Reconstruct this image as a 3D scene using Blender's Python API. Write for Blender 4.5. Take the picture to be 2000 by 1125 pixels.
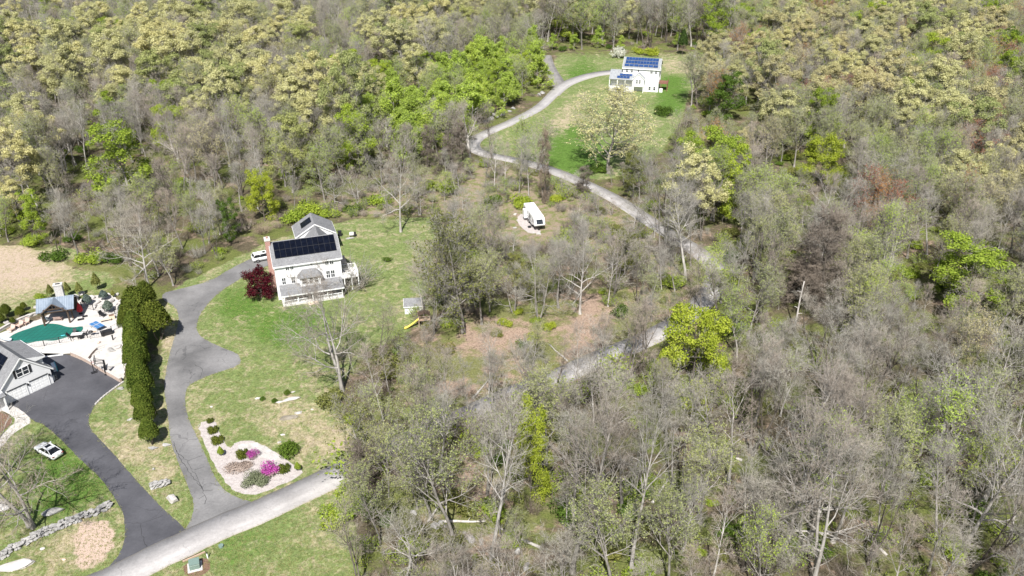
import bpy, bmesh, math, random
import numpy as np
from mathutils import Vector, Matrix
random.seed(7); RNG = np.random.default_rng(11)
scene = bpy.context.scene
for o in list(bpy.data.objects): bpy.data.objects.remove(o)

# ------------------------------------------------------------ camera, sky, sun, exposure
CAM_H = 80.0; PITCH = math.radians(28.0); FPX = 1700.0
cam = bpy.data.cameras.new('camera'); camo = bpy.data.objects.new('camera', cam)
scene.collection.objects.link(camo)
camo.location = (0, 0, CAM_H); camo.rotation_euler = (math.radians(90) - PITCH, 0, 0)
cam.sensor_width = 36.0; cam.lens = 36.0 * FPX / 2000.0
cam.clip_start = 0.5; cam.clip_end = 9000
scene.camera = camo
SUN_EL = math.radians(51); SUN_AZ = math.atan2(-0.09, -0.996)      # azimuth clockwise from +Y
world = bpy.data.worlds.new('World'); scene.world = world; world.use_nodes = True
wn = world.node_tree; wn.nodes.clear()
sky = wn.nodes.new('ShaderNodeTexSky'); sky.sky_type = 'NISHITA'; sky.sun_disc = False
sky.sun_elevation = SUN_EL; sky.sun_rotation = SUN_AZ; sky.altitude = 100; sky.dust_density = 1.5
bg = wn.nodes.new('ShaderNodeBackground'); bg.inputs[1].default_value = 0.06
wo = wn.nodes.new('ShaderNodeOutputWorld')
wn.links.new(sky.outputs[0], bg.inputs[0]); wn.links.new(bg.outputs[0], wo.inputs[0])
sl = bpy.data.lights.new('sun', 'SUN'); sl.energy = 5.0; sl.angle = math.radians(0.53); sl.color = (1.0, 0.975, 0.935)
so = bpy.data.objects.new('sun', sl); scene.collection.objects.link(so)
S = Vector((math.cos(SUN_EL) * math.sin(SUN_AZ), math.cos(SUN_EL) * math.cos(SUN_AZ), math.sin(SUN_EL)))
so.rotation_euler = S.to_track_quat('Z', 'Y').to_euler(); so.location = (0, 0, 120)
scene.view_settings.view_transform = 'Standard'; scene.view_settings.look = 'None'
scene.view_settings.exposure = 0.72; scene.view_settings.gamma = 1.0

# ------------------------------------------------------------ survey helpers (photo pixel on a 2000 px frame <-> ground)
CS, SN = math.cos(PITCH), math.sin(PITCH)
def ray(px, py):
    u = (px - 1000) / FPX; v = (py - 562.5) / FPX
    return Vector((u, CS - v * SN, -SN - v * CS))
def G(px, py, z=0.0):
    r = ray(px, py); t = (z - CAM_H) / r.z
    return Vector((r.x * t, r.y * t, z))
def Pn(x, y, z=0.0):
    z = z - CAM_H; dep = y * CS - z * SN; up = y * SN + z * CS
    return 1000 + FPX * x / dep, 562.5 - FPX * up / dep
def height_at(px, py, dist):
    r = ray(px, py); return CAM_H + r.z * dist / r.y
def GP(pts): return [G(*p) for p in pts]

# ------------------------------------------------------------ object helpers
COL = scene.collection.objects
def tag(o, label=None, cat=None, group=None, kind=None):
    if label: o['label'] = label
    if cat: o['category'] = cat
    if group: o['group'] = group
    if kind: o['kind'] = kind
    return o
def thing(name, label, cat, loc=(0, 0, 0), yaw=0.0, group=None):
    o = bpy.data.objects.new(name, None); COL.link(o)
    o.location = loc; o.rotation_euler = (0, 0, yaw); o.empty_display_size = 0.3
    return tag(o, label, cat, group)
def link(name, me, mat=None, parent=None):
    o = bpy.data.objects.new(name, me); COL.link(o)
    if mat is not None and len(me.materials) == 0: me.materials.append(mat)
    if parent is not None: o.parent = parent
    return o
def np_mesh(name, V, quads=None, tris=None, smooth=False):
    V = np.asarray(V, np.float32); me = bpy.data.meshes.new(name)
    nq = 0 if quads is None else len(quads); nt = 0 if tris is None else len(tris)
    loops = []
    if nq: loops.append(np.asarray(quads, np.int32).ravel())
    if nt: loops.append(np.asarray(tris, np.int32).ravel())
    li = np.concatenate(loops)
    starts = np.concatenate([np.arange(nq) * 4, nq * 4 + np.arange(nt) * 3]).astype(np.int32)
    totals = np.concatenate([np.full(nq, 4), np.full(nt, 3)]).astype(np.int32)
    me.vertices.add(len(V)); me.vertices.foreach_set('co', V.ravel())
    me.loops.add(len(li)); me.loops.foreach_set('vertex_index', li)
    me.polygons.add(nq + nt); me.polygons.foreach_set('loop_start', starts)
    me.polygons.foreach_set('loop_total', totals)
    if smooth: me.polygons.foreach_set('use_smooth', np.ones(nq + nt, bool))
    me.update(calc_edges=True)
    return me
class MB:
    def __init__(s): s.v = []; s.f = []
    def add(s, vs, fs):
        n = len(s.v); s.v += [tuple(p) for p in vs]; s.f += [tuple(i + n for i in f) for f in fs]; return s
    def box(s, x0, x1, y0, y1, z0, z1, M=None):
        vs = [Vector((x, y, z)) for z in (z0, z1) for y in (y0, y1) for x in (x0, x1)]
        if M is not None: vs = [M @ p for p in vs]
        return s.add(vs, [(0, 2, 3, 1), (4, 5, 7, 6), (0, 1, 5, 4), (2, 6, 7, 3), (0, 4, 6, 2), (1, 3, 7, 5)])
    def prism(s, poly, axis, a, b):
        """poly of 2D points extruded along axis 0,1,2 from a to b"""
        def mk(p, t):
            if axis == 0: return (t, p[0], p[1])
            if axis == 1: return (p[0], t, p[1])
            return (p[0], p[1], t)
        n = len(poly); vs = [mk(p, a) for p in poly] + [mk(p, b) for p in poly]
        fs = [tuple(range(n))[::-1], tuple(range(n, 2 * n))] + [(i, (i + 1) % n, n + (i + 1) % n, n + i) for i in range(n)]
        return s.add(vs, fs)
    def slab(s, quad, t):
        """quad of 4 points with thickness t along its normal (downwards)"""
        q = [Vector(p) for p in quad]; nn = (q[1] - q[0]).cross(q[3] - q[0]).normalized()
        if nn.z < 0: nn = -nn
        lo = [p - nn * t for p in q]
        return s.add(q + lo, [(0, 1, 2, 3), (7, 6, 5, 4), (0, 4, 5, 1), (1, 5, 6, 2), (2, 6, 7, 3), (3, 7, 4, 0)])
    def tube(s, pts, r, n=6, r1=None):
        pts = [Vector(p) for p in pts]; r1 = r if r1 is None else r1; base = len(s.v); m = len(pts)
        for i, p in enumerate(pts):
            t = (pts[min(i + 1, m - 1)] - pts[max(i - 1, 0)]).normalized()
            a = t.cross(Vector((0, 0, 1)) if abs(t.z) < 0.9 else Vector((1, 0, 0))).normalized(); b = t.cross(a)
            rr = r + (r1 - r) * i / max(1, m - 1)
            for k in range(n):
                w = 2 * math.pi * k / n; s.v.append(tuple(p + a * math.cos(w) * rr + b * math.sin(w) * rr))
        for i in range(m - 1):
            for k in range(n):
                s.f.append((base + i * n + k, base + i * n + (k + 1) % n, base + (i + 1) * n + (k + 1) % n, base + (i + 1) * n + k))
        s.f.append(tuple(base + k for k in range(n))[::-1]); s.f.append(tuple(base + (m - 1) * n + k for k in range(n)))
        return s
    def mesh(s, name, smooth=False):
        me = bpy.data.meshes.new(name); me.from_pydata(s.v, [], s.f); me.update()
        bm = bmesh.new(); bm.from_mesh(me); bmesh.ops.recalc_face_normals(bm, faces=bm.faces); bm.to_mesh(me); bm.free()
        if smooth:
            for p in me.polygons: p.use_smooth = True
        return me
    def build(s, name, mat, parent=None, smooth=False): return link(name, s.mesh(name, smooth), mat, parent)
def bevel(o, w=0.03, seg=2):
    bm = bmesh.new(); bm.from_mesh(o.data)
    bmesh.ops.bevel(bm, geom=[e for e in bm.edges if e.is_manifold and e.calc_face_angle(0) > 0.5], offset=w, segments=seg, affect='EDGES', clamp_overlap=True)
    bm.to_mesh(o.data); bm.free(); return o
def copy_part(o, name, parent, loc=(0, 0, 0), rot=(0, 0, 0), scl=(1, 1, 1)):
    c = bpy.data.objects.new(name, o.data if hasattr(o, 'data') else o); COL.link(c); c.parent = parent
    c.location = loc; c.rotation_euler = rot; c.scale = scl; return c

# ------------------------------------------------------------ materials
MATS = {}
def newmat(name):
    m = bpy.data.materials.new(name); m.use_nodes = True; nt = m.node_tree
    b = nt.nodes['Principled BSDF']; MATS[name] = m; return m, nt, b
def nd(nt, t, **kw):
    n = nt.nodes.new(t)
    for k, v in kw.items(): setattr(n, k, v)
    return n
def ramp(nt, fac, stops):
    r = nd(nt, 'ShaderNodeValToRGB'); e = r.color_ramp.elements
    while len(e) < len(stops): e.new(0.5)
    for i, (p, c) in enumerate(stops): e[i].position = p; e[i].color = (*c, 1)
    nt.links.new(fac, r.inputs[0]); return r.outputs[0]
def noise(nt, scale, detail=4, rough=0.55, vec=None, dist=0.0):
    n = nd(nt, 'ShaderNodeTexNoise'); n.inputs['Scale'].default_value = scale; n.inputs['Detail'].default_value = detail
    n.inputs['Roughness'].default_value = rough; n.inputs['Distortion'].default_value = dist
    if vec is not None: nt.links.new(vec, n.inputs['Vector'])
    return n.outputs[0]
def mixc(nt, fac, a, b, mode='MIX'):
    m = nd(nt, 'ShaderNodeMix', data_type='RGBA', blend_type=mode)
    for sock, v in ((m.inputs[0], fac), (m.inputs[6], a), (m.inputs[7], b)):
        if isinstance(v, (int, float)): sock.default_value = v
        elif isinstance(v, tuple): sock.default_value = (*v, 1)
        else: nt.links.new(v, sock)
    return m.outputs[2]
def mth(nt, op, a, b=0.0, c=0.0, clamp=False):
    m = nd(nt, 'ShaderNodeMath', operation=op); m.use_clamp = clamp
    for i, v in enumerate((a, b, c)):
        if isinstance(v, (int, float)): m.inputs[i].default_value = v
        else: nt.links.new(v, m.inputs[i])
    return m.outputs[0]
def sstep(nt, x, lo, hi):
    m = nd(nt, 'ShaderNodeMapRange', interpolation_type='SMOOTHSTEP'); nt.links.new(x, m.inputs[0])
    m.inputs[1].default_value = lo; m.inputs[2].default_value = hi; return m.outputs[0]
def pos(nt): return nd(nt, 'ShaderNodeNewGeometry').outputs['Position']
def objco(nt): return nd(nt, 'ShaderNodeTexCoord').outputs['Object']
def bump(nt, b, h, strength=0.4, dist=0.05):
    n = nd(nt, 'ShaderNodeBump'); n.inputs['Strength'].default_value = strength; n.inputs['Distance'].default_value = dist
    nt.links.new(h, n.inputs['Height']); nt.links.new(n.outputs[0], b.inputs['Normal'])
def plain(name, col, rough=0.6, var=0.12, scale=3.0, metal=0.0, bumpy=0.0, spec=None):
    m, nt, b = newmat(name); v = objco(nt); n = noise(nt, scale, 5, 0.6, v)
    dark = tuple(c * (1 - var) for c in col); lite = tuple(min(1, c * (1 + var)) for c in col)
    nt.links.new(ramp(nt, n, [(0.3, dark), (0.7, lite)]), b.inputs['Base Color'])
    b.inputs['Roughness'].default_value = rough; b.inputs['Metallic'].default_value = metal
    if spec is not None: b.inputs['Specular IOR Level'].default_value = spec
    if bumpy: bump(nt, b, noise(nt, scale * 6, 4, 0.6, v), bumpy, 0.05)
    return m
plain('white_trim', (0.80, 0.80, 0.79), 0.5, 0.04)
plain('concrete', (0.56, 0.54, 0.50), 0.9, 0.16, 1.2, bumpy=0.3)
plain('patio_stone', (0.50, 0.47, 0.44), 0.85, 0.15, 0.8, bumpy=0.3)
plain('wood_dark', (0.07, 0.045, 0.03), 0.6, 0.25, 5)
plain('wood_deck', (0.42, 0.31, 0.22), 0.8, 0.2, 4)
plain('wood_red', (0.22, 0.10, 0.07), 0.8, 0.2, 4)
plain('black_metal', (0.015, 0.015, 0.017), 0.45, 0.2)
plain('rubber', (0.02, 0.02, 0.02), 0.8, 0.2)
plain('chrome', (0.5, 0.5, 0.52), 0.3, 0.05, metal=1.0)
plain('car_white', (0.78, 0.78, 0.77), 0.22, 0.02)
plain('black_plastic', (0.02, 0.02, 0.022), 0.5, 0.2)
plain('green_metal', (0.17, 0.235, 0.205), 0.5, 0.1)
plain('pool_blue', (0.05, 0.16, 0.36), 0.5, 0.06)
plain('red_fabric', (0.45, 0.02, 0.03), 0.7, 0.15)
plain('teal', (0.10, 0.50, 0.56), 0.5, 0.08)
plain('yellow_plastic', (0.80, 0.66, 0.13), 0.4, 0.08)
plain('blue_fabric', (0.14, 0.24, 0.55), 0.6, 0.2)
plain('slide_grey', (0.45, 0.50, 0.55), 0.35, 0.05)
plain('tan_wood', (0.62, 0.50, 0.38), 0.8, 0.15, 4)
plain('cushion', (0.50, 0.36, 0.31), 0.9, 0.15, 4)
plain('rv_body', (0.80, 0.80, 0.79), 0.35, 0.04)
plain('rv_grey', (0.20, 0.20, 0.21), 0.4, 0.15)
plain('tail_red', (0.35, 0.01, 0.01), 0.3, 0.05)
plain('tarp', (0.62, 0.60, 0.58), 0.7, 0.25, 3)
def rockmat(name, a, b_, c_, sc=0.9):
    m, nt, b = newmat(name); v = pos(nt); n = noise(nt, sc, 8, 0.65, v); n2 = noise(nt, sc * 7, 4, 0.7, v)
    c = ramp(nt, n, [(0.32, a), (0.5, b_), (0.7, c_)]); c = mixc(nt, 0.35, c, ramp(nt, n2, [(0.3, a), (0.7, c_)]))
    nt.links.new(c, b.inputs['Base Color']); b.inputs['Roughness'].default_value = 0.9
    bump(nt, b, n2, 0.6, 0.08)
rockmat('rock', (0.16, 0.155, 0.15), (0.30, 0.29, 0.275), (0.46, 0.445, 0.425))
rockmat('rock_white', (0.30, 0.28, 0.26), (0.45, 0.425, 0.40), (0.60, 0.57, 0.54))
rockmat('rock_brown', (0.13, 0.115, 0.08), (0.20, 0.17, 0.125), (0.34, 0.31, 0.27))
rockmat('wall_block', (0.34, 0.25, 0.20), (0.44, 0.34, 0.28), (0.54, 0.44, 0.38), 3.0)
rockmat('gravel', (0.28, 0.245, 0.23), (0.42, 0.375, 0.355), (0.56, 0.51, 0.49), 2.2)
rockmat('sand', (0.52, 0.38, 0.30), (0.60, 0.44, 0.35), (0.68, 0.52, 0.42), 1.2)
def asphalt(name, a, b_, fine=0.12, blot=0.12, crack=0.0):
    m, nt, b = newmat(name); v = pos(nt)
    c = ramp(nt, noise(nt, blot, 6, 0.6, v), [(0.33, a), (0.68, b_)])
    f = noise(nt, 2.6, 5, 0.75, v)
    c = mixc(nt, 1.0, c, ramp(nt, f, [(0.25, (1 - fine * 2,) * 3), (0.75, (1 + fine,) * 3)]), 'MULTIPLY')
    if crack:
        vo = nd(nt, 'ShaderNodeTexVoronoi', feature='DISTANCE_TO_EDGE'); vo.inputs['Scale'].default_value = 0.11
        dv = nd(nt, 'ShaderNodeVectorMath', operation='MULTIPLY_ADD'); nn = nd(nt, 'ShaderNodeTexNoise'); nn.inputs['Scale'].default_value = 0.5
        nt.links.new(v, nn.inputs['Vector']); nt.links.new(nn.outputs[1], dv.inputs[0]); dv.inputs[1].default_value = (3, 3, 0); nt.links.new(v, dv.inputs[2])
        nt.links.new(dv.outputs[0], vo.inputs['Vector'])
        k = mth(nt, 'MULTIPLY', mth(nt, 'LESS_THAN', vo.outputs['Distance'], 0.006), mth(nt, 'GREATER_THAN', noise(nt, 0.16, 2, 0.5, v), 0.52))
        c = mixc(nt, mth(nt, 'MULTIPLY', k, crack), c, (0.03, 0.03, 0.033))
    if name in ('road', 'lane'):
        ac = mth(nt, 'ABSOLUTE', nd(nt, 'ShaderNodeAttribute', attribute_name='across').outputs['Fac'])
        tk = mth(nt, 'MULTIPLY', mth(nt, 'SUBTRACT', 1.0, sstep(nt, mth(nt, 'ABSOLUTE', mth(nt, 'SUBTRACT', ac, 0.42)), 0.05, 0.24)), sstep(nt, noise(nt, 0.25, 4, 0.6, v), 0.3, 0.7))
        c = mixc(nt, mth(nt, 'MULTIPLY', tk, 0.30), c, tuple(x * 1.3 for x in b_))
        c = mixc(nt, mth(nt, 'MULTIPLY', sstep(nt, mth(nt, 'ADD', ac, mth(nt, 'MULTIPLY', f, 0.3)), 0.98, 1.2), 0.55), c, (0.30, 0.25, 0.18))
    nt.links.new(c, b.inputs['Base Color']); b.inputs['Roughness'].default_value = 0.92
    bump(nt, b, noise(nt, 12, 4, 0.7, v), 0.35, 0.02)
asphalt('asphalt_dark', (0.052, 0.052, 0.060), (0.098, 0.097, 0.108), 0.1, 0.16, 0.35)
asphalt('asphalt_old', (0.115, 0.112, 0.112), (0.235, 0.228, 0.225), 0.12, 0.14, 0.35)
asphalt('road', (0.31, 0.293, 0.285), (0.42, 0.40, 0.39), 0.12, 0.16, 0.2)
asphalt('lane', (0.20, 0.19, 0.18), (0.32, 0.30, 0.285), 0.2, 0.3, 0)
def siding(name, col):
    m, nt, b = newmat(name); v = objco(nt)
    w = nd(nt, 'ShaderNodeTexWave', wave_type='BANDS', bands_direction='Z', wave_profile='SAW'); w.inputs['Scale'].default_value = 1.25
    nt.links.new(v, w.inputs['Vector'])
    c = mixc(nt, 1.0, ramp(nt, noise(nt, 0.8, 4, 0.6, v), [(0.3, tuple(x * 0.93 for x in col)), (0.7, col)]), ramp(nt, w.outputs[1], [(0.0, (0.86,) * 3), (0.15, (1,) * 3)]), 'MULTIPLY')
    nt.links.new(c, b.inputs['Base Color']); b.inputs['Roughness'].default_value = 0.55; bump(nt, b, w.outputs[1], 0.5, 0.02)
siding('siding', (0.80, 0.80, 0.80))
def shingle(name, a, b_):
    m, nt, b = newmat(name); v = objco(nt)
    br = nd(nt, 'ShaderNodeTexBrick'); br.inputs['Scale'].default_value = 3.0; br.inputs['Color1'].default_value = (*a, 1); br.inputs['Color2'].default_value = (*b_, 1)
    br.inputs['Mortar'].default_value = (*(x * 0.7 for x in a), 1); br.inputs['Mortar Size'].default_value = 0.02; br.inputs['Row Height'].default_value = 0.4
    nt.links.new(v, br.inputs['Vector'])
    c = mixc(nt, 1.0, br.outputs[0], ramp(nt, noise(nt, 1.2, 6, 0.7, v), [(0.3, (0.8,) * 3), (0.7, (1.15,) * 3)]), 'MULTIPLY')
    nt.links.new(c, b.inputs['Base Color']); b.inputs['Roughness'].default_value = 0.92
shingle('shingle', (0.175, 0.175, 0.18), (0.245, 0.245, 0.25))
shingle('shingle_light', (0.25, 0.265, 0.275), (0.32, 0.33, 0.34))
def brickmat(name, a, b_, mort, sc):
    m, nt, b = newmat(name); v = objco(nt); mp = nd(nt, 'ShaderNodeMapping'); mp.inputs['Rotation'].default_value = (math.radians(90), 0, 0.7)
    nt.links.new(v, mp.inputs[0]); br = nd(nt, 'ShaderNodeTexBrick'); br.inputs['Scale'].default_value = sc
    br.inputs['Color1'].default_value = (*a, 1); br.inputs['Color2'].default_value = (*b_, 1); br.inputs['Mortar'].default_value = (*mort, 1)
    nt.links.new(mp.outputs[0], br.inputs['Vector']); nt.links.new(br.outputs[0], b.inputs['Base Color']); b.inputs['Roughness'].default_value = 0.9
brickmat('brick', (0.30, 0.13, 0.10), (0.40, 0.20, 0.16), (0.48, 0.42, 0.38), 4.5)
brickmat('chimney_stone', (0.42, 0.40, 0.38), (0.56, 0.54, 0.51), (0.34, 0.33, 0.31), 2.4)
def glassy(name, col, rough=0.12, spec=0.6):
    m, nt, b = newmat(name); v = objco(nt)
    nt.links.new(ramp(nt, noise(nt, 1.7, 3, 0.5, v), [(0.35, tuple(c * 0.55 for c in col)), (0.7, col)]), b.inputs['Base Color'])
    b.inputs['Roughness'].default_value = rough; b.inputs['Specular IOR Level'].default_value = spec
glassy('glass', (0.035, 0.042, 0.05)); glassy('car_glass', (0.02, 0.022, 0.026), 0.08)
glassy('solar_black', (0.006, 0.008, 0.016), 0.15, 0.12); glassy('solar_blue', (0.03, 0.075, 0.215), 0.2, 0.2)
def metalroof():
    m, nt, b = newmat('metal_roof'); v = objco(nt)
    nt.links.new(ramp(nt, noise(nt, 0.9, 4, 0.6, v), [(0.3, (0.20, 0.25, 0.31)), (0.7, (0.33, 0.38, 0.44))]), b.inputs['Base Color'])
    b.inputs['Roughness'].default_value = 0.42; b.inputs['Metallic'].default_value = 0.35
metalroof()
plain('pool_cover', (0.008, 0.125, 0.095), 0.7, 0.15, 0.6)
plain('pool_seam', (0.006, 0.06, 0.05), 0.7, 0.1)
plain('mulch', (0.16, 0.095, 0.065), 0.95, 0.35, 3, bumpy=0.6)
def barkmat(name, a, b_, sc=2.2):
    m, nt, b = newmat(name); v = objco(nt); mp = nd(nt, 'ShaderNodeMapping'); mp.inputs['Scale'].default_value = (1, 1, 0.25); nt.links.new(v, mp.inputs[0])
    n = noise(nt, sc, 5, 0.7, mp.outputs[0]); c = ramp(nt, n, [(0.3, a), (0.7, b_)])
    oi = nd(nt, 'ShaderNodeObjectInfo'); k = ramp(nt, oi.outputs['Random'], [(0.0, (0.72, 0.70, 0.68)), (1.0, (1.12, 1.10, 1.08))])
    nt.links.new(mixc(nt, 1.0, c, k, 'MULTIPLY'), b.inputs['Base Color']); b.inputs['Roughness'].default_value = 0.95
    b.inputs['Specular IOR Level'].default_value = 0.15
barkmat('bark_grey', (0.13, 0.12, 0.105), (0.40, 0.38, 0.355)); barkmat('bark_pale', (0.26, 0.245, 0.225), (0.60, 0.58, 0.55))
barkmat('bark_dark', (0.07, 0.06, 0.05), (0.17, 0.15, 0.13)); barkmat('bark_dead', (0.50, 0.47, 0.44), (0.72, 0.69, 0.66))
def leafmat(name, a, b_, trans=0.3, hv=0.25, r2=None):
    """leaf colours a..b_ picked per leaf patch, drifting from tree to tree"""
    m = bpy.data.materials.new(name); m.use_nodes = True; nt = m.node_tree; nt.nodes.clear(); MATS[name] = m
    geo = nd(nt, 'ShaderNodeNewGeometry'); oi = nd(nt, 'ShaderNodeObjectInfo')
    n = noise(nt, 0.55, 3, 0.6, geo.outputs['Position'])
    f = mth(nt, 'ADD', mth(nt, 'MULTIPLY', n, 0.55), mth(nt, 'MULTIPLY', geo.outputs['Random Per Island'], 0.5))
    c = ramp(nt, f, [(0.28, a), (0.75, b_)])
    k = ramp(nt, oi.outputs['Random'], [(0.0, (1 - hv, 1 - hv, 1 - hv)), (0.5, (1, 1, 1)), (1.0, r2 or (1 + hv * .8, 1 + hv * .35, 1 - hv * .2))])
    c = mixc(nt, 1.0, c, k, 'MULTIPLY')
    d = nd(nt, 'ShaderNodeBsdfDiffuse'); t = nd(nt, 'ShaderNodeBsdfTranslucent'); mx = nd(nt, 'ShaderNodeMixShader'); mx.inputs[0].default_value = trans
    nt.links.new(c, d.inputs[0]); nt.links.new(c, t.inputs[0]); nt.links.new(d.outputs[0], mx.inputs[1]); nt.links.new(t.outputs[0], mx.inputs[2])
    o = nd(nt, 'ShaderNodeOutputMaterial'); nt.links.new(mx.outputs[0], o.inputs[0])
leafmat('twig_grey', (0.195, 0.18, 0.15), (0.42, 0.40, 0.35), 0.0, 0.22, (1.12, 1.08, 1.04))
leafmat('twig_pink', (0.205, 0.175, 0.145), (0.42, 0.37, 0.315), 0.0, 0.2, (1.1, 1.06, 1.03))
leafmat('twig_brown', (0.14, 0.115, 0.093), (0.28, 0.24, 0.20), 0.0, 0.2)
leafmat('leaf_oak', (0.39, 0.385, 0.165), (0.67, 0.65, 0.35), 0.35, 0.16, (1.06, 1.01, 0.97))
leafmat('leaf_spring', (0.28, 0.39, 0.055), (0.52, 0.64, 0.14), 0.45, 0.13)
leafmat('leaf_tan', (0.34, 0.315, 0.15), (0.57, 0.53, 0.29), 0.3, 0.12, (1.06, 1.02, 1.0))
leafmat('leaf_green', (0.20, 0.285, 0.035), (0.42, 0.52, 0.085), 0.45, 0.18)
leafmat('leaf_lime', (0.24, 0.31, 0.025), (0.47, 0.52, 0.08), 0.4, 0.1)
leafmat('leaf_deep', (0.05, 0.095, 0.015), (0.14, 0.22, 0.04), 0.3, 0.25)
leafmat('leaf_olive', (0.12, 0.14, 0.035), (0.29, 0.30, 0.10), 0.35, 0.2)
leafmat('leaf_pale', (0.22, 0.26, 0.09), (0.44, 0.47, 0.20), 0.35, 0.15)
leafmat('leaf_red', (0.20, 0.05, 0.03), (0.40, 0.15, 0.08), 0.3, 0.15)
leafmat('leaf_orange', (0.28, 0.13, 0.045), (0.48, 0.27, 0.09), 0.3, 0.2)
leafmat('leaf_purple', (0.030, 0.004, 0.008), (0.105, 0.016, 0.024), 0.2, 0.15)
leafmat('leaf_cedar', (0.045, 0.065, 0.012), (0.125, 0.15, 0.028), 0.15, 0.18)
leafmat('leaf_thuja', (0.04, 0.068, 0.012), (0.13, 0.165, 0.03), 0.15, 0.12)
leafmat('leaf_spruce', (0.06, 0.085, 0.075), (0.16, 0.20, 0.17), 0.1, 0.15)
leafmat('leaf_conifer', (0.02, 0.04, 0.012), (0.07, 0.11, 0.03), 0.1, 0.15)
leafmat('leaf_blossom', (0.55, 0.56, 0.46), (0.80, 0.80, 0.72), 0.3, 0.05)
leafmat('leaf_magenta', (0.33, 0.035, 0.24), (0.60, 0.13, 0.50), 0.3, 0.08)
leafmat('leaf_heath', (0.26, 0.21, 0.18), (0.44, 0.37, 0.33), 0.1, 0.1)
leafmat('leaf_sage', (0.11, 0.13, 0.07), (0.24, 0.26, 0.16), 0.1, 0.1)
# ------------------------------------------------------------ ground sheet with cover masks
def inside(px, py, poly):
    px = np.asarray(px); py = np.asarray(py); r = np.zeros(px.shape, bool); n = len(poly)
    for i in range(n):
        x0, y0 = poly[i]; x1, y1 = poly[(i + 1) % n]
        if y0 == y1: continue
        c = ((y0 > py) != (y1 > py)) & (px < (x1 - x0) * (py - y0) / (y1 - y0) + x0); r ^= c
    return r
LAWN = [
 [(245, 740), (318, 690), (318, 600), (340, 560), (480, 495), (530, 470), (690, 428), (850, 425), (850, 530), (805, 640), (700, 700), (655, 770), (690, 850), (700, 900), (690, 1000), (700, 1160), (-60, 1160), (-60, 830), (60, 800), (180, 790)],
 [(1072, 118), (1130, 103), (1400, 103), (1405, 130), (1345, 180), (1330, 240), (1290, 300), (1240, 335), (1180, 352), (1120, 350), (1040, 318), (945, 305), (930, 275), (1000, 235), (1070, 195), (1085, 160)],
 [(838, 302), (915, 285), (915, 318), (850, 328)], [(1360, 480), (1400, 478), (1450, 520), (1440, 545), (1400, 520)],
 [(-80, 478), (45, 478), (100, 500), (150, 528), (215, 528), (225, 560), (150, 590), (-80, 625)], [(95, 475), (175, 495), (175, 508), (90, 500)], [(1050, 335), (1110, 352), (1130, 375), (1050, 350)]]
DRY = [
 [(-80, 480), (50, 480), (110, 505), (150, 540), (60, 585), (-80, 612)], [(365, 790), (425, 785), (430, 812), (385, 832)], [(575, 880), (640, 850), (690, 800), (700, 870), (600, 915)],
 [(520, 790), (560, 775), (630, 800), (600, 850), (540, 850)], [(305, 590), (345, 600), (335, 700), (322, 760), (335, 870), (310, 865), (300, 700)], [(250, 800), (300, 870), (330, 960), (280, 940), (200, 850)],
 [(1290, 115), (1360, 130), (1380, 145), (1300, 140)], [(600, 995), (640, 985), (635, 1035), (600, 1030)], [(480, 470), (530, 440), (560, 460), (520, 480)], [(1200, 150), (1130, 200), (1110, 260), (1080, 280), (1090, 220)],
 [(200, 1000), (160, 1125), (60, 1125), (150, 1020)]]
LUSH = [
 [(1060, 300), (1090, 235), (1165, 265), (1190, 315), (1135, 350), (1075, 330)], [(80, 840), (110, 850), (225, 965), (140, 1010), (70, 1010), (60, 900)], [(180, 790), (230, 770), (240, 800), (190, 840)],
 [(1290, 150), (1340, 150), (1330, 220), (1285, 230)], [(560, 600), (640, 600), (600, 680), (480, 660)], [(670, 460), (700, 470), (690, 500), (672, 490)], [(430, 580), (480, 550), (520, 600), (450, 650)], [(350, 1100), (560, 1010), (600, 1010), (420, 1125)], [(1100, 140), (1160, 120), (1180, 140), (1130, 160)]]
SAND = [[(148, 1020), (200, 1008), (222, 1035), (228, 1070), (195, 1095), (175, 1118), (145, 1118), (140, 1060)], [(605, 1000), (635, 990), (630, 1030), (602, 1028)]]
SCRUB = [[(480, 480), (500, 440), (600, 400), (860, 330), (940, 315), (1130, 365), (1320, 470), (1320, 560), (1130, 500), (1000, 480), (850, 420), (690, 425), (560, 430)]]
LEAFY = [[(900, 640), (1080, 590), (1220, 590), (1160, 700), (1020, 770), (860, 790), (800, 720)], [(930, 640), (1080, 590), (1200, 600), (1130, 700), (1000, 740), (850, 760), (800, 700)], [(1150, 560), (1330, 570), (1350, 640), (1200, 620)], [(850, 830), (1000, 900), (1000, 1125), (900, 1125)], [(60, 470), (225, 520), (235, 560), (205, 590), (160, 545), (100, 520)]]
DIRT = [[(-80, 480), (45, 481), (90, 503), (110, 530), (50, 555), (-80, 570)]]
def axis(lo, hi, st, far):
    a = list(np.arange(lo, hi + 0.01, st)); s = st
    L = [lo]; Rr = [hi]
    while L[-1] > -far: s *= 1.7; L.append(L[-1] - s)
    s = st
    while Rr[-1] < far: s *= 1.7; Rr.append(Rr[-1] + s)
    return np.array(L[:0:-1] + a + Rr[1:])
XS = axis(-150, 150, 1.1, 4500); YS = axis(66, 320, 1.1, 4500)
gx, gy = np.meshgrid(XS, YS)
dep = gy * CS + CAM_H * SN; okv = dep > 20; dd = np.where(okv, dep, 20)
PXg = 1000 + FPX * gx / dd; PYg = 562.5 - FPX * (gy * SN - CAM_H * CS) / dd
PXg = np.where(okv, PXg, -9999.)
def blur(a, n=2, it=2):
    for _ in range(it):
        for ax in (0, 1):
            s = a.copy()
            for k in range(1, n + 1): s = s + np.roll(a, k, ax) + np.roll(a, -k, ax)
            a = s / (2 * n + 1)
    return a
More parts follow.
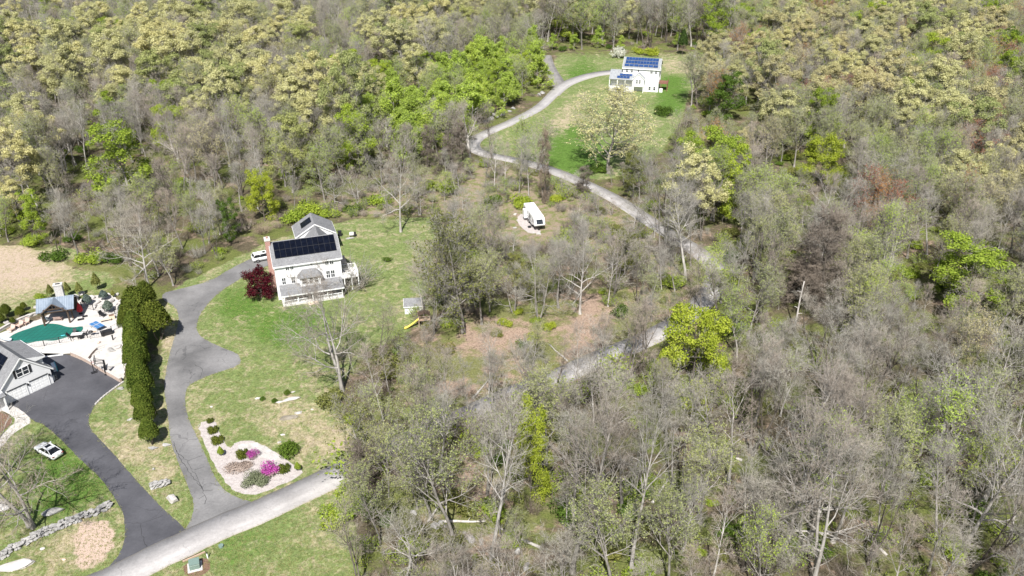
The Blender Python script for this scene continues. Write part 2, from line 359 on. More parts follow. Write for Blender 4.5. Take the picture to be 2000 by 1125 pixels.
def mask(polys, n=1):
    m = np.zeros(gx.shape)
    for p in polys: m = np.maximum(m, inside(PXg, PYg, p))
    return blur(m, n)
nyv, nxv = gx.shape
idx = np.arange(nyv * nxv).reshape(nyv, nxv)
gq = np.stack([idx[:-1, :-1], idx[:-1, 1:], idx[1:, 1:], idx[1:, :-1]], -1).reshape(-1, 4)
gme = np_mesh('ground', np.stack([gx, gy, np.zeros_like(gx)], -1).reshape(-1, 3), gq)
for nm, pl, n in (('lawn', LAWN, 1), ('dry', DRY, 2), ('lush', LUSH, 3), ('sand', SAND, 1), ('scrub', SCRUB, 2), ('leafy', LEAFY, 5), ('dirt', DIRT, 3)):
    at = gme.attributes.new(nm, 'FLOAT', 'POINT'); at.data.foreach_set('value', mask(pl, n).astype(np.float32).ravel())
def groundmat():
    m, nt, b = newmat('ground_cover'); v = pos(nt)
    A = lambda n: nd(nt, 'ShaderNodeAttribute', attribute_name=n).outputs['Fac']
    n1 = noise(nt, 0.11, 5, 0.6, v); n2 = noise(nt, 0.55, 6, 0.65, v); n3 = noise(nt, 2.8, 5, 0.75, v); n4 = noise(nt, 0.30, 6, 0.7, v, 0.6)
    nf = noise(nt, 7.0, 3, 0.8, v); nm_ = mth(nt, 'ADD', noise(nt, 0.42, 9, 0.72, v, 0.8), mth(nt, 'MULTIPLY', mth(nt, 'SUBTRACT', noise(nt, 1.7, 7, 0.8, v, 0.4), 0.5), 0.6))
    # woodland floor: fallen leaves, humus, moss
    lit = ramp(nt, n3, [(0.28, (0.15, 0.105, 0.075)), (0.5, (0.34, 0.245, 0.185)), (0.72, (0.53, 0.405, 0.32))])
    hum = ramp(nt, n3, [(0.3, (0.05, 0.042, 0.026)), (0.7, (0.165, 0.135, 0.09))])
    moss = ramp(nt, n3, [(0.3, (0.06, 0.085, 0.018)), (0.7, (0.20, 0.23, 0.06))])
    lf = mth(nt, 'ADD', n4, mth(nt, 'MULTIPLY', A('leafy'), 0.28))
    wood = mixc(nt, sstep(nt, lf, 0.50, 0.72), hum, lit)
    wood = mixc(nt, mth(nt, 'MULTIPLY', sstep(nt, mth(nt, 'ADD', n1, mth(nt, 'MULTIPLY', n2, 0.4)), 0.62, 0.78), 0.8), wood, moss)
    sc = mixc(nt, sstep(nt, n2, 0.42, 0.62), ramp(nt, n3, [(0.3, (0.19, 0.145, 0.10)), (0.7, (0.38, 0.305, 0.225))]), ramp(nt, n3, [(0.3, (0.10, 0.125, 0.035)), (0.7, (0.23, 0.245, 0.09))]))
    wood = mixc(nt, sstep(nt, mth(nt, 'ADD', A('scrub'), mth(nt, 'MULTIPLY', n2, 0.5)), 0.55, 0.95), wood, sc)
    # lawn: clumpy spring grass with straw showing through
    g = ramp(nt, n3, [(0.25, (0.085, 0.125, 0.034)), (0.5, (0.165, 0.215, 0.072)), (0.75, (0.28, 0.32, 0.135))])
    lush = ramp(nt, n3, [(0.25, (0.05, 0.11, 0.018)), (0.75, (0.15, 0.245, 0.05))])
    straw = ramp(nt, n3, [(0.25, (0.27, 0.22, 0.125)), (0.75, (0.52, 0.45, 0.31))])
    lu = sstep(nt, mth(nt, 'ADD', A('lush'), mth(nt, 'MULTIPLY', mth(nt, 'SUBTRACT', n2, 0.5), 1.1)), 0.18, 0.62)
    gr = mixc(nt, lu, g, lush)
    dr = mth(nt, 'ADD', mth(nt, 'ADD', mth(nt, 'ADD', mth(nt, 'MULTIPLY', A('dirt'), 0.20), mth(nt, 'MULTIPLY', A('dry'), 0.30)), mth(nt, 'MULTIPLY', A('lush'), -0.16)), mth(nt, 'ADD', mth(nt, 'MULTIPLY', nm_, 1.25), mth(nt, 'MULTIPLY', n1, 0.45)))
    gr = mixc(nt, sstep(nt, dr, 0.79, 1.13), gr, straw)
    gr = mixc(nt, 1.0, gr, ramp(nt, noise(nt, 1.15, 6, 0.75, v, 0.5), [(0.32, (0.62,) * 3), (0.68, (1.28,) * 3)]), 'MULTIPLY')
    dirt = ramp(nt, n3, [(0.25, (0.36, 0.27, 0.20)), (0.75, (0.56, 0.45, 0.37))])
    gr = mixc(nt, mth(nt, 'MULTIPLY', sstep(nt, dr, 1.10, 1.30), 0.85), gr, dirt)
    lw = sstep(nt, mth(nt, 'ADD', A('lawn'), mth(nt, 'MULTIPLY', mth(nt, 'SUBTRACT', n2, 0.5), 0.9)), 0.38, 0.62)
    c = mixc(nt, lw, wood, gr)
    sd = sstep(nt, mth(nt, 'ADD', A('sand'), mth(nt, 'MULTIPLY', mth(nt, 'SUBTRACT', n2, 0.5), 0.9)), 0.42, 0.58)
    c = mixc(nt, sd, c, ramp(nt, n3, [(0.2, (0.47, 0.35, 0.28)), (0.8, (0.57, 0.44, 0.36))]))
    c = mixc(nt, 1.0, c, ramp(nt, nf, [(0.25, (0.72,) * 3), (0.75, (1.2,) * 3)]), 'MULTIPLY')
    nt.links.new(c, b.inputs['Base Color']); b.inputs['Roughness'].default_value = 1.0; b.inputs['Specular IOR Level'].default_value = 0.1
    bump(nt, b, mth(nt, 'ADD', n3, nf), 0.8, 0.12); return m
ground = link('ground', gme, groundmat()); tag(ground, kind='structure')

# ------------------------------------------------------------ roads and drives
def catmull(pts, step=0.8):
    pts = [Vector(p) for p in pts]; out = []
    for i in range(len(pts) - 1):
        p0 = pts[max(i - 1, 0)]; p1 = pts[i]; p2 = pts[i + 1]; p3 = pts[min(i + 2, len(pts) - 1)]
        n = max(1, int((p2 - p1).length / step))
        for k in range(n):
            t = k / n
            out.append(0.5 * ((2 * p1) + (p2 - p0) * t + (2 * p0 - 5 * p1 + 4 * p2 - p3) * t * t + (3 * p1 - p0 - 3 * p2 + p3) * t ** 3))
    out.append(pts[-1]); return out
def chaikin(pts, it=2):
    for _ in range(it):
        q = []
        for i in range(len(pts)):
            a = pts[i]; b = pts[(i + 1) % len(pts)]; q += [a * 0.75 + b * 0.25, a * 0.25 + b * 0.75]
        pts = q
    return pts
def sheet(name, pts, z, mat, parent=None, kind='structure', jit=0.05, smooth=2, thick=0.06):
    pts = [Vector((p[0], p[1], 0)) for p in pts]
    if smooth: pts = chaikin(pts, smooth)
    den = []
    for i in range(len(pts)):
        a = pts[i]; b = pts[(i + 1) % len(pts)]; n = max(1, int((b - a).length / 0.6)); den += [a.lerp(b, k / n) for k in range(n)]
    den = [p + Vector((random.uniform(-jit, jit), random.uniform(-jit, jit), 0)) for p in den]
    bm = bmesh.new(); top = [bm.verts.new((p.x, p.y, z)) for p in den]; bot = [bm.verts.new((p.x, p.y, z - thick)) for p in den]
    f = bm.faces.new(top); n = len(top)
    for i in range(n): bm.faces.new((top[i], bot[i], bot[(i + 1) % n], top[(i + 1) % n]))
    bm.normal_update()
    if f.normal.z < 0: bmesh.ops.reverse_faces(bm, faces=bm.faces)
    bmesh.ops.triangulate(bm, faces=[f]); me = bpy.data.meshes.new(name); bm.to_mesh(me); bm.free()
    o = link(name, me, MATS[mat], parent)
    if kind and parent is None: o['kind'] = kind
    return o
def ribbon(name, ctr, width, z, mat, kind='structure', parent=None, jit=0.05):
    c = catmull(ctr); L = []; Rr = []
    for i, p in enumerate(c):
        t = (c[min(i + 1, len(c) - 1)] - c[max(i - 1, 0)]).normalized(); s = Vector((-t.y, t.x, 0)); f = i / (len(c) - 1)
        w = (width if not isinstance(width, (list, tuple)) else width[0] + (width[1] - width[0]) * f) / 2
        L.append(p + s * (w + random.uniform(-jit, jit))); Rr.append(p - s * (w + random.uniform(-jit, jit)))
    n = len(c); vs = []
    for a, b in zip(L, Rr): vs += [(a.x, a.y, z - .06), (a.x, a.y, z), (b.x, b.y, z), (b.x, b.y, z - .06)]
    fs = []
    for i in range(n - 1):
        for k in range(3): fs.append((i * 4 + k, i * 4 + k + 1, i * 4 + k + 5, i * 4 + k + 4))
    o = link(name, np_mesh(name, np.array(vs), quads=np.array(fs)), MATS[mat], parent)
    at = o.data.attributes.new('across', 'FLOAT', 'POINT'); at.data.foreach_set('value', np.tile([-1., -1., 1., 1.], n).astype(np.float32))
    bm = bmesh.new(); bm.from_mesh(o.data); bmesh.ops.recalc_face_normals(bm, faces=bm.faces)
    up = sum(f.normal.z for f in bm.faces)
    if up < 0: bmesh.ops.reverse_faces(bm, faces=bm.faces)
    bm.to_mesh(o.data); bm.free()
    if kind and parent is None: o['kind'] = kind
    return o, c
ROAD_PX = [(20, 1225), (110, 1181), (234, 1125), (310, 1086), (365, 1061), (430, 1030), (497, 1003), (590, 960), (694, 911), (800, 862), (900, 818), (1000, 772), (1080, 742), (1160, 705), (1250, 668), (1330, 625), (1385, 575), (1398, 535), (1375, 502), (1320, 465), (1262, 428), (1200, 388), (1130, 354), (1060, 327), (1000, 312), (955, 303), (928, 292), (926, 277), (950, 260), (1000, 238), (1050, 212), (1080, 185), (1098, 166)]
road, ROADC = ribbon('road', GP(ROAD_PX), [4.9, 3.9], 0.03, 'road', jit=0.07)
d2, DR2C = ribbon('house_drive', GP([(1080, 186), (1100, 168), (1125, 156), (1155, 147), (1185, 142), (1212, 140)]), [4.5, 6.0], 0.034, 'road')
d3, DR3C = ribbon('gravel_lane', GP([(1096, 172), (1088, 158), (1078, 140), (1072, 126), (1068, 108)]), [5.5, 3.5], 0.022, 'lane')
DRIVE_DARK = [(205, 1116), (217, 1102), (236, 1080), (245, 1045), (242, 1005), (232, 985), (217, 962), (197, 935), (160, 900), (132, 872), (110, 850), (88, 831), (64, 821), (16, 790), (-8, 770), (60, 690), (105, 690), (139, 693), (170, 706), (238, 746), (245, 743), (215, 765), (187, 789), (175, 810), (173, 831), (187, 850), (221, 885), (246, 915), (275, 948), (322, 997), (350, 1022), (372, 1040), (300, 1085)]
drive1 = sheet('driveway', GP(DRIVE_DARK), 0.022, 'asphalt_dark', smooth=1)
DRIVE_OLD = [(352, 1042), (365, 1030), (377, 1005), (379, 980), (367, 950), (350, 907), (337, 875), (331, 850), (328, 810), (319, 757), (328, 703), (340, 660), (350, 627), (345, 600), (316, 585), (318, 572), (345, 566), (411, 549), (453, 523), (499, 501), (535, 486), (560, 478), (563, 500), (540, 512), (483, 536), (427, 571), (397, 603), (385, 627), (384, 648), (400, 664), (437, 680), (461, 689), (470, 698), (469, 714), (416, 730), (373, 749), (363, 762), (361, 791), (369, 821), (384, 850), (405, 898), (418, 928), (434, 955), (462, 972), (500, 982), (430, 1020)]
drive2 = sheet('driveway', GP(DRIVE_OLD), 0.018, 'asphalt_old', smooth=1)
# tar-filled cracks on the two drives
def cracks(parent, lines, z, w=0.03):
    for ln in lines:
        c = []
        pts = [G(*p) for p in ln]
        for i in range(len(pts) - 1):
            n = max(2, int((pts[i + 1] - pts[i]).length / 0.5))
            c += [pts[i].lerp(pts[i + 1], k / n) + Vector((random.uniform(-.12, .12), random.uniform(-.12, .12), 0)) for k in range(n)]
        c.append(pts[-1]); b = MB(); vs = []
        for i, p in enumerate(c):
            t = (c[min(i + 1, len(c) - 1)] - c[max(i - 1, 0)]).normalized(); s = Vector((-t.y, t.x, 0)) * w * random.uniform(.5, 1.2)
            vs += [(p.x + s.x, p.y + s.y, z), (p.x - s.x, p.y - s.y, z)]
        b.add(vs, [(2 * i, 2 * i + 1, 2 * i + 3, 2 * i + 2) for i in range(len(c) - 1)]); b.build('crack', MATS['rubber'], parent)
cracks(drive2, [[(338, 862), (345, 885), (365, 900), (380, 925), (398, 960)], [(345, 880), (352, 895), (372, 925), (395, 955)], [(368, 900), (395, 890)], [(378, 918), (398, 912)], [(395, 960), (402, 975), (400, 985)], [(398, 960), (416, 957)], [(350, 908), (360, 905)], [(400, 968), (388, 975)], [(390, 740), (396, 722), (380, 712)]], 0.024)
cracks(drive1, [[(246, 1020), (275, 1023), (318, 1007)], [(275, 1023), (278, 1045), (287, 1072)], [(175, 940), (215, 945), (260, 942)], [(150, 800), (120, 812), (90, 808)], [(150, 870), (165, 865), (178, 858)]], 0.028, 0.025)
# ------------------------------------------------------------ building kit
M_ = MATS
WIN_MESH = {}
def window(parent, x0, x1, z0, z1, y, cols=1, rows=2, shutters=False, face='front', t=.07):
    """sash window standing proud of a wall; face: front (-y), left (-x) or right (+x) with y = wall plane coordinate"""
    f = MB(); fr = .075
    def put(b, a0, a1, c0, c1, d0, d1):
        if face == 'front': b.box(a0, a1, y - d1, y - d0, c0, c1)
        elif face == 'right': b.box(y + d0, y + d1, a0, a1, c0, c1)
        else: b.box(y - d1, y - d0, a0, a1, c0, c1)
    put(f, x0 - fr, x0, z0 - fr, z1 + fr, -.02, t); put(f, x1, x1 + fr, z0 - fr, z1 + fr, -.02, t)
    put(f, x0, x1, z1, z1 + fr, -.02, t); put(f, x0, x1, z0 - fr, z0, -.02, t + .03)
    for r in range(1, rows): zz = z0 + (z1 - z0) * r / rows; put(f, x0, x1, zz - .03, zz + .03, -.02, t - .015)
    for c in range(1, cols): xx = x0 + (x1 - x0) * c / cols; put(f, xx - .03, xx + .03, z0, z1, -.02, t - .02)
    w = f.build('window', M_['white_trim'], parent)
    for r in range(rows):
        for c in range(cols):
            b = MB(); put(b, x0 + (x1 - x0) * c / cols, x0 + (x1 - x0) * (c + 1) / cols, z0 + (z1 - z0) * r / rows, z0 + (z1 - z0) * (r + 1) / rows, -.015, .02 + .004 * r); b.build('pane', M_['glass'], w)
    if shutters:
        for a, c in ((x0 - .42, x0 - .1), (x1 + .1, x1 + .42)):
            b = MB(); put(b, a, c, z0 - .05, z1 + .05, -.01, .05); b.build('shutter', M_['black_plastic'], parent)
    return w
def panels(parent, p00, p10, p01, nx, ny, gap, mat, th=.05, lift=.09):
    """solar panels on a roof plane: p00 lower left, p10 lower right, p01 upper left"""
    o = Vector(p00); a = (Vector(p10) - o); b = (Vector(p01) - o); n = a.cross(b).normalized(); n = n if n.z > 0 else -n
    for j in range(ny):
        for i in range(nx):
            q = [o + a * ((i + u) / nx) + b * ((j + v) / ny) for u, v in ((0, 0), (1, 0), (1, 1), (0, 1))]; c = sum(q, Vector()) / 4
            q = [c + (p - c) * (1 - gap) + n * (lift + th) for p in q]
            m = MB(); m.slab(q, th); pn = m.build('solar_panel', M_['chrome'] if mat == 'solar_blue' else M_['black_plastic'], parent)
            c2 = sum(q, Vector()) / 4; g = [c2 + (p - c2) * (.955 if mat != 'solar_black' else .97) + n * .006 for p in q]; m = MB(); m.add(g, [(0, 1, 2, 3)]); m.build('cell_face', M_[mat], pn)
def gable_roof(parent, x0, x1, y0, y1, ze, zr, mat, ov=.4, th=.2, axis='x', name='roof', trim=True):
    """gable roof over a box; ridge along axis; ze wall-top height, zr ridge height of the wall gable"""
    r = MB()
    if axis == 'x':
        ym = (y0 + y1) / 2; s = (zr - ze) / (ym - y0); yo0 = y0 - ov; yo1 = y1 + ov; zo = ze - s * ov; X0, X1 = x0 - ov * .7, x1 + ov * .7
        r.slab([(X0, yo0, zo + th), (X1, yo0, zo + th), (X1, ym, zr + th), (X0, ym, zr + th)], th); r.slab([(X1, yo1, zo + th), (X0, yo1, zo + th), (X0, ym, zr + th), (X1, ym, zr + th)], th)
        o = r.build(name, M_[mat], parent)
        if trim:
            for yy, sg in ((yo0, -1), (yo1, 1)): MB().box(X0, X1, yy - .06, yy + .0, zo - .1, zo + th * .8).build('fascia', M_['white_trim'], o)
            for xx in (X0 - .045, X1 + .005):
                for ya, yb in ((yo0, ym), (yo1, ym)):
                    MB().prism([(ya, zo - .12), (yb, zr - .12), (yb, zr + th * .75), (ya, zo + th * .75)], 0, xx, xx + .04).build('rake_board', M_['white_trim'], o)
    else:
        xm = (x0 + x1) / 2; s = (zr - ze) / (xm - x0); xo0 = x0 - ov; xo1 = x1 + ov; zo = ze - s * ov; Y0, Y1 = y0 - ov * .7, y1 + ov * .7
        r.slab([(xo0, Y1, zo + th), (xo0, Y0, zo + th), (xm, Y0, zr + th), (xm, Y1, zr + th)], th); r.slab([(xo1, Y0, zo + th), (xo1, Y1, zo + th), (xm, Y1, zr + th), (xm, Y0, zr + th)], th)
        o = r.build(name, M_[mat], parent)
        if trim:
            for yy in (Y0 - .045, Y1 + .005):
                for xa in (xo0, xo1): MB().prism([(xa, zo - .12), (xm, zr - .12), (xm, zr + th * .75), (xa, zo + th * .75)], 1, yy, yy + .04).build('rake_board', M_['white_trim'], o)
            for xx in (xo0 - .05, xo1): MB().box(xx, xx + .05, Y0, Y1, zo - .1, zo + th * .8).build('fascia', M_['white_trim'], o)
    return o
def gable_walls(parent, x0, x1, y0, y1, z0, ze, zr, mat='siding', axis='x'):
    b = MB()
    if axis == 'x': b.prism([(y0, z0), (y1, z0), (y1, ze), ((y0 + y1) / 2, zr), (y0, ze)], 0, x0, x1)
    else: b.prism([(x0, z0), (x1, z0), (x1, ze), ((x0 + x1) / 2, zr), (x0, ze)], 1, y0, y1)
    return b.build('wall', M_[mat], parent)
def railing(parent, pts, z, h=.95, mat='white_trim', step=.16, post=.05):
    r = MB()
    for a, b in zip(pts[:-1], pts[1:]):
        a = Vector((*a, 0)); b = Vector((*b, 0)); L = (b - a).length
        r.tube([a + Vector((0, 0, z + h)), b + Vector((0, 0, z + h))], post, 4); r.tube([a + Vector((0, 0, z + .12)), b + Vector((0, 0, z + .12))], post * .7, 4)
    o = r.build('railing', M_[mat], parent); bal = MB()
    for a, b in zip(pts[:-1], pts[1:]):
        a = Vector((*a, 0)); b = Vector((*b, 0)); n = max(1, int((b - a).length / step))
        for k in range(n + 1):
            p = a.lerp(b, k / n); bal.tube([p + Vector((0, 0, z)), p + Vector((0, 0, z + h))], .055 if k % 8 == 0 else .022, 4)
    bal.build('balusters', M_[mat], o)['kind'] = 'stuff'; return o

# ------------------------------------------------------------ near house
nh = thing('house', 'near three-storey white house with black solar panels and a long front porch', 'house', (-44.45, 145.57, 0), math.radians(19))
W_, D_, ZE, ZR = 12.3, 8.4, 7.3, 10.15
gable_walls(nh, 0, W_, 0, D_, -.1, ZE, ZR)
gable_roof(nh, 0, W_, 0, D_, ZE, ZR, 'shingle', .42, .2)
sl_ = (ZR - ZE) / (D_ / 2); roofz = lambda y: ZE + sl_ * y + .2
panels(nh, (.42, .98, roofz(.98)), (11.92, .98, roofz(.98)), (.42, 4.0, roofz(4.0)), 11, 2, .018, 'solar_black')
for xx in (-.03, W_ - .12): MB().box(xx, xx + .15, -.03, .12, 0, ZE - .15).build('corner_board', M_['white_trim'], nh)
c = MB().box(-.95, -.02, 3.5, 5.0, -.1, 10.9).build('chimney', M_['brick'], nh); MB().box(-1.03, .06, 3.42, 5.08, 10.9, 11.15).build('chimney_cap', M_['concrete'], c)
MB().tube([(-.48, 4.25, 11.15), (-.48, 4.25, 11.55)], .17, 8).build('flue', M_['brick'], c)
for a in [(2.0, 2.58, 6.0, 7.05), (2.85, 3.4, 6.0, 7.05), (6.6, 6.97, 6.4, 7.05), (9.38, 10.0, 5.95, 7.05), (10.25, 10.9, 5.95, 7.05), (1.05, 1.68, 3.15, 4.5), (2.8, 3.42, 3.15, 4.5), (9.38, 10.03, 3.2, 4.65), (10.25, 10.92, 3.2, 4.65)]: window(nh, *a, 0.0, 2 if a[1] - a[0] > .5 else 1, 2)
for a in [(1.5, 2.6), (6.6, 7.6), (3.1, 4.1)]: window(nh, a[0], a[1], 3.3, 4.6, W_, 1, 2, face='right')
for a in [(1.4, 2.4), (6.2, 7.1)]: window(nh, a[0], a[1], 6.0, 7.0, W_, 1, 2, face='right'); window(nh, a[0], a[1], 5.8, 6.9, 0.0, 1, 2, face='left')
# ground floor behind the porch
for a in [(1.2, 2.6), (3.2, 4.6), (7.6, 9.0), (9.6, 11.0)]: window(nh, a[0], a[1], .7, 2.1, 0.0, 2, 1)
d = MB().box(5.4, 6.5, -.06, .02, .15, 2.2).build('door', M_['wood_red'], nh); MB().box(6.3, 6.36, -.12, -.06, 1.05, 1.2).build('handle', M_['chrome'], d)
# bump-out over the porch with its hipped hood
MB().box(4.25, 8.1, -1.35, .02, 2.75, 4.6).build('bay_wall', M_['siding'], nh)
h = MB(); h.add([(3.9, -1.75, 4.65), (8.45, -1.75, 4.65), (8.45, .01, 4.65), (3.9, .01, 4.65), (5.0, -.35, 5.6), (7.35, -.35, 5.6), (7.35, .01, 5.75), (5.0, .01, 5.75)], [(0, 1, 5, 4), (1, 2, 6, 5), (3, 0, 4, 7), (4, 5, 6, 7), (3, 2, 1, 0), (2, 3, 7, 6)]); h.build('bay_roof', M_['shingle'], nh)
for a in [(4.6, 5.5), (6.0, 6.6), (6.9, 7.6)]: window(nh, a[0], a[1], 3.35, 4.4, -1.35, 1, 2)
# porch
MB().box(.5, 11.9, -3.1, -.01, 0, .32).build('porch_floor', M_['concrete'], nh)
pr = MB(); pr.slab([(.35, -3.45, 2.45), (12.1, -3.45, 2.45), (12.1, .0, 3.1), (.35, .0, 3.1)], .14); pr = pr.build('porch_roof', M_['shingle'], nh)
MB().box(.35, 12.1, -3.52, -3.46, 2.2, 2.42).build('fascia', M_['white_trim'], pr)
for x in (.65, 3.4, 6.1, 8.9, 11.7): MB().box(x - .09, x + .09, -3.08, -2.9, .32, 2.32).build('porch_post', M_['white_trim'], nh)
railing(nh, [(.65, -2.99), (5.1, -2.99)], .32, .8); railing(nh, [(7.0, -2.99), (11.7, -2.99)], .32, .8)
for k in range(2): MB().box(5.15, 7.0, -3.5 - .4 * k, -3.1 - .4 * k, 0, .22 - .1 * k).build('step', M_['tan_wood'], nh)
# side deck and landing
MB().box(12.35, 15.4, -.6, 3.2, 2.75, 2.95).build('deck_floor', M_['tarp'], nh)
for x, y in ((12.6, -.5), (15.3, -.5), (15.3, 3.1), (14.0, -.5)): MB().box(x - .08, x + .08, y - .08, y + .08, 0, 2.75).build('deck_post', M_['white_trim'], nh)
railing(nh, [(12.4, -.55), (15.35, -.55), (15.35, 3.15), (12.4, 3.15)], 2.95, 1.0)
MB().box(12.5, 14.3, 6.3, 10.4, 2.3, 2.5).build('deck_floor', M_['tan_wood'], nh)
for x, y in ((12.7, 6.5), (14.2, 6.5), (14.2, 10.2), (12.7, 10.2)): MB().box(x - .08, x + .08, y - .08, y + .08, 0, 2.3).build('deck_post', M_['wood_deck'], nh)
# rear wing and its link
gable_walls(nh, 5.9, 13.6, 17.2, 23.0, -.1, 4.9, 7.2, axis='y'); gable_roof(nh, 5.9, 13.6, 17.2, 23.0, 4.9, 7.2, 'shingle', .35, .18, 'y')
gable_walls(nh, 7.1, 12.4, 8.42, 17.15, -.1, 4.2, 7.0, axis='y')
gable_roof(nh, 7.1, 12.4, 8.9, 16.8, 4.2, 7.0, 'shingle', .3, .18, 'y', 'link_roof', False)
s2 = (7.2 - 4.9) / 3.85; wz = lambda x: 4.9 + s2 * (x - 5.9) + .18
panels(nh, (7.2, 21.3, wz(7.2)), (7.2, 18.7, wz(7.2)), (9.35, 21.3, wz(9.35)), 2, 2, .015, 'solar_black')
window(nh, 18.6, 19.6, 2.0, 3.4, 13.6, 1, 2, face='right'); window(nh, 20.6, 21.6, 2.0, 3.4, 13.6, 1, 2, face='right')

# ------------------------------------------------------------ garage house at the left edge
g0 = G(107, 747); gh = thing('garage', 'white two-door garage with black-shuttered gable window beside the dark driveway', 'garage', (g0.x, g0.y, 0), math.radians(53))
X0, X1, DG = -8.0, -.12, 10.0; xm = (X0 + X1) / 2
gable_walls(gh, X0, X1, 0, DG, -.1, 2.95, 6.75, axis='y'); gable_roof(gh, X0, X1, 0, DG, 2.95, 6.75, 'shingle', .38, .2, 'y')
for a, b in ((-3.62, -.82), (-7.12, -4.32)):
    dr = MB(); dr.box(a, b, -.05, .02, .02, 2.1); dr = dr.build('garage_door', M_['white_trim'], gh)
    for r in range(4):
        for c in range(4): MB().box(a + .1 + c * .68, a + .64 + c * .68, -.075, -.05, .12 + r * .5, .5 + r * .5).build('door_panel', M_['white_trim'], dr)
    MB().box(a - .12, b + .12, -.16, .02, 2.12, 2.2).build('door_hood', M_['black_plastic'], gh)
    for x in (a - .14, b + .02): MB().box(x, x + .12, -.09, .02, 0, 2.11).build('door_trim', M_['white_trim'], gh)
for x in (-.5, -3.97, -7.5):
    l = MB(); l.box(x - .09, x + .09, -.26, -.03, 1.65, 2.0); l.build('wall_lantern', M_['black_metal'], gh)
window(gh, -5.05, -4.2, 3.65, 4.98, 0, 1, 2); window(gh, -4.08, -3.23, 3.65, 4.98, 0, 1, 2)
for a, b in ((-5.5, -5.17), (-3.1, -2.78)): MB().box(a, b, -.06, .01, 3.6, 5.02).build('shutter', M_['black_plastic'], gh)
# shed dormer on the right slope
MB().box(-3.3, -.35, 1.2, 8.4, 3.0, 4.7).build('dormer_wall', M_['siding'], gh)
dm = MB(); dm.slab([(-4.2, .85, 6.2), (-.02, .85, 4.85), (-.02, 8.8, 4.85), (-4.2, 8.8, 6.2)], .16); dm = dm.build('dormer_roof', M_['shingle'], gh)
MB().box(-.02, .05, .85, 8.8, 4.62, 4.84).build('fascia', M_['white_trim'], dm); MB().prism([(-3.2, 4.55), (-.02, 4.62), (-.02, 4.8), (-3.2, 5.85)], 1, .80, .845).build('rake_board', M_['white_trim'], dm)
s3 = (6.75 - 2.95) / (xm - X0); lz = lambda x: 2.95 + s3 * (x - X0) + .2
panels(gh, (-6.9, 6.6, lz(-6.9)), (-6.9, 2.2, lz(-6.9)), (-4.7, 6.6, lz(-4.7)), 4, 2, .02, 'solar_black')
MB().box(-11.5, -8.05, -1.0, 6, -.1, 3.0).build('side_wing', M_['siding'], gh); sw = MB(); sw.slab([(-11.9, -1.9, 2.7), (-8.0, -1.9, 2.7), (-8.0, 6.3, 4.2), (-11.9, 6.3, 4.2)], .15); sw.build('side_roof', M_['shingle'], gh)
for x in (-8.35,): MB().box(x - .1, x + .1, -1.8, -1.6, 0, 2.6).build('post', M_['white_trim'], gh)
MB().box(.05, .75, .5, .9, .0, .9).build('meter_box', M_['white_trim'], gh)

# ------------------------------------------------------------ far house
fh = thing('house', 'far white house with rows of blue solar panels beside the winding road', 'house', (37.58, 294.74, 0), -.245)
gable_walls(fh, 0, 12.2, 0, 8.6, -.1, 7.75, 10.2); gable_roof(fh, 0, 12.2, 0, 8.6, 7.75, 10.2, 'shingle_light', .4, .2)
s4 = (10.2 - 7.75) / 4.3; fz = lambda y: 7.75 + s4 * y + .2
panels(fh, (.5, 2.85, fz(2.85)), (11.5, 2.85, fz(2.85)), (.5, 4.1, fz(4.1)), 11, 1, .03, 'solar_blue'); panels(fh, (.5, 1.45, fz(1.45)), (11.5, 1.45, fz(1.45)), (.5, 2.7, fz(2.7)), 11, 1, .03, 'solar_blue'); panels(fh, (.3, .25, fz(.25)), (11.6, .25, fz(.25)), (.3, 1.28, fz(1.28)), 7, 1, .05, 'solar_blue')
for a in [(1.0, 1.7), (2.6, 3.3), (9.25, 10.0), (10.75, 11.45)]: window(fh, a[0], a[1], 6.2, 7.45, 0, 2, 2)
window(fh, 4.98, 5.4, 6.5, 7.4, 0)
for a in [(9.0, 9.7), (10.62, 11.3)]: window(fh, a[0], a[1], .65, 1.75, 0, 1, 2)
for a in [(1.5, 2.6), (5.0, 6.0)]: window(fh, a[0], a[1], 6.1, 7.3, 12.2, 1, 2, face='right'); window(fh, a[0], a[1], 3.2, 4.5, 12.2, 1, 2, face='right')
gable_walls(fh, 3.95, 7.5, -2.1, -.0, 2.05, 4.75, 6.35, axis='y'); gable_roof(fh, 3.95, 7.5, -2.1, .3, 4.75, 6.35, 'shingle_light', .32, .16, 'y', 'entry_roof')
for a in [(4.85, 5.45), (5.75, 6.4)]: window(fh, a[0], a[1], 3.1, 4.35, -2.1, 2, 2)
for x in (4.1, 7.35): MB().box(x - .1, x + .1, -2.05, -1.85, 0, 2.05).build('post', M_['white_trim'], fh)
MB().box(-4.0, -.02, -.2, 5.4, -.1, 4.4).build('garage_wing', M_['siding'], fh)
MB().box(-3.4, -.6, -.26, -.2, .1, 2.5).build('garage_door', M_['white_trim'], fh)
w = MB(); w.slab([(-4.3, -2.5, 4.2), (3.9, -2.5, 4.2), (3.9, -.01, 5.66), (-4.3, -.01, 5.66)], .16); w.slab([(-4.3, -.01, 5.66), (-.02, -.01, 5.66), (-.02, 1.6, 6.6), (-4.3, 1.6, 6.6)], .16); w.slab([(-.02, 5.8, 4.2), (-4.3, 5.8, 4.2), (-4.3, 1.6, 6.6), (-.02, 1.6, 6.6)], .16); w.build('porch_roof', M_['shingle_light'], fh)
rz = lambda y: 4.2 + (y + 2.5) * .586
panels(fh, (-1.7, -2.0, rz(-2.0)), (2.6, -2.0, rz(-2.0)), (-1.7, -1.05, rz(-1.05)), 4, 1, .04, 'solar_blue'); panels(fh, (-.9, -.95, rz(-.95)), (3.3, -.95, rz(-.95)), (-.9, -.1, rz(-.1)), 4, 1, .04, 'solar_blue')
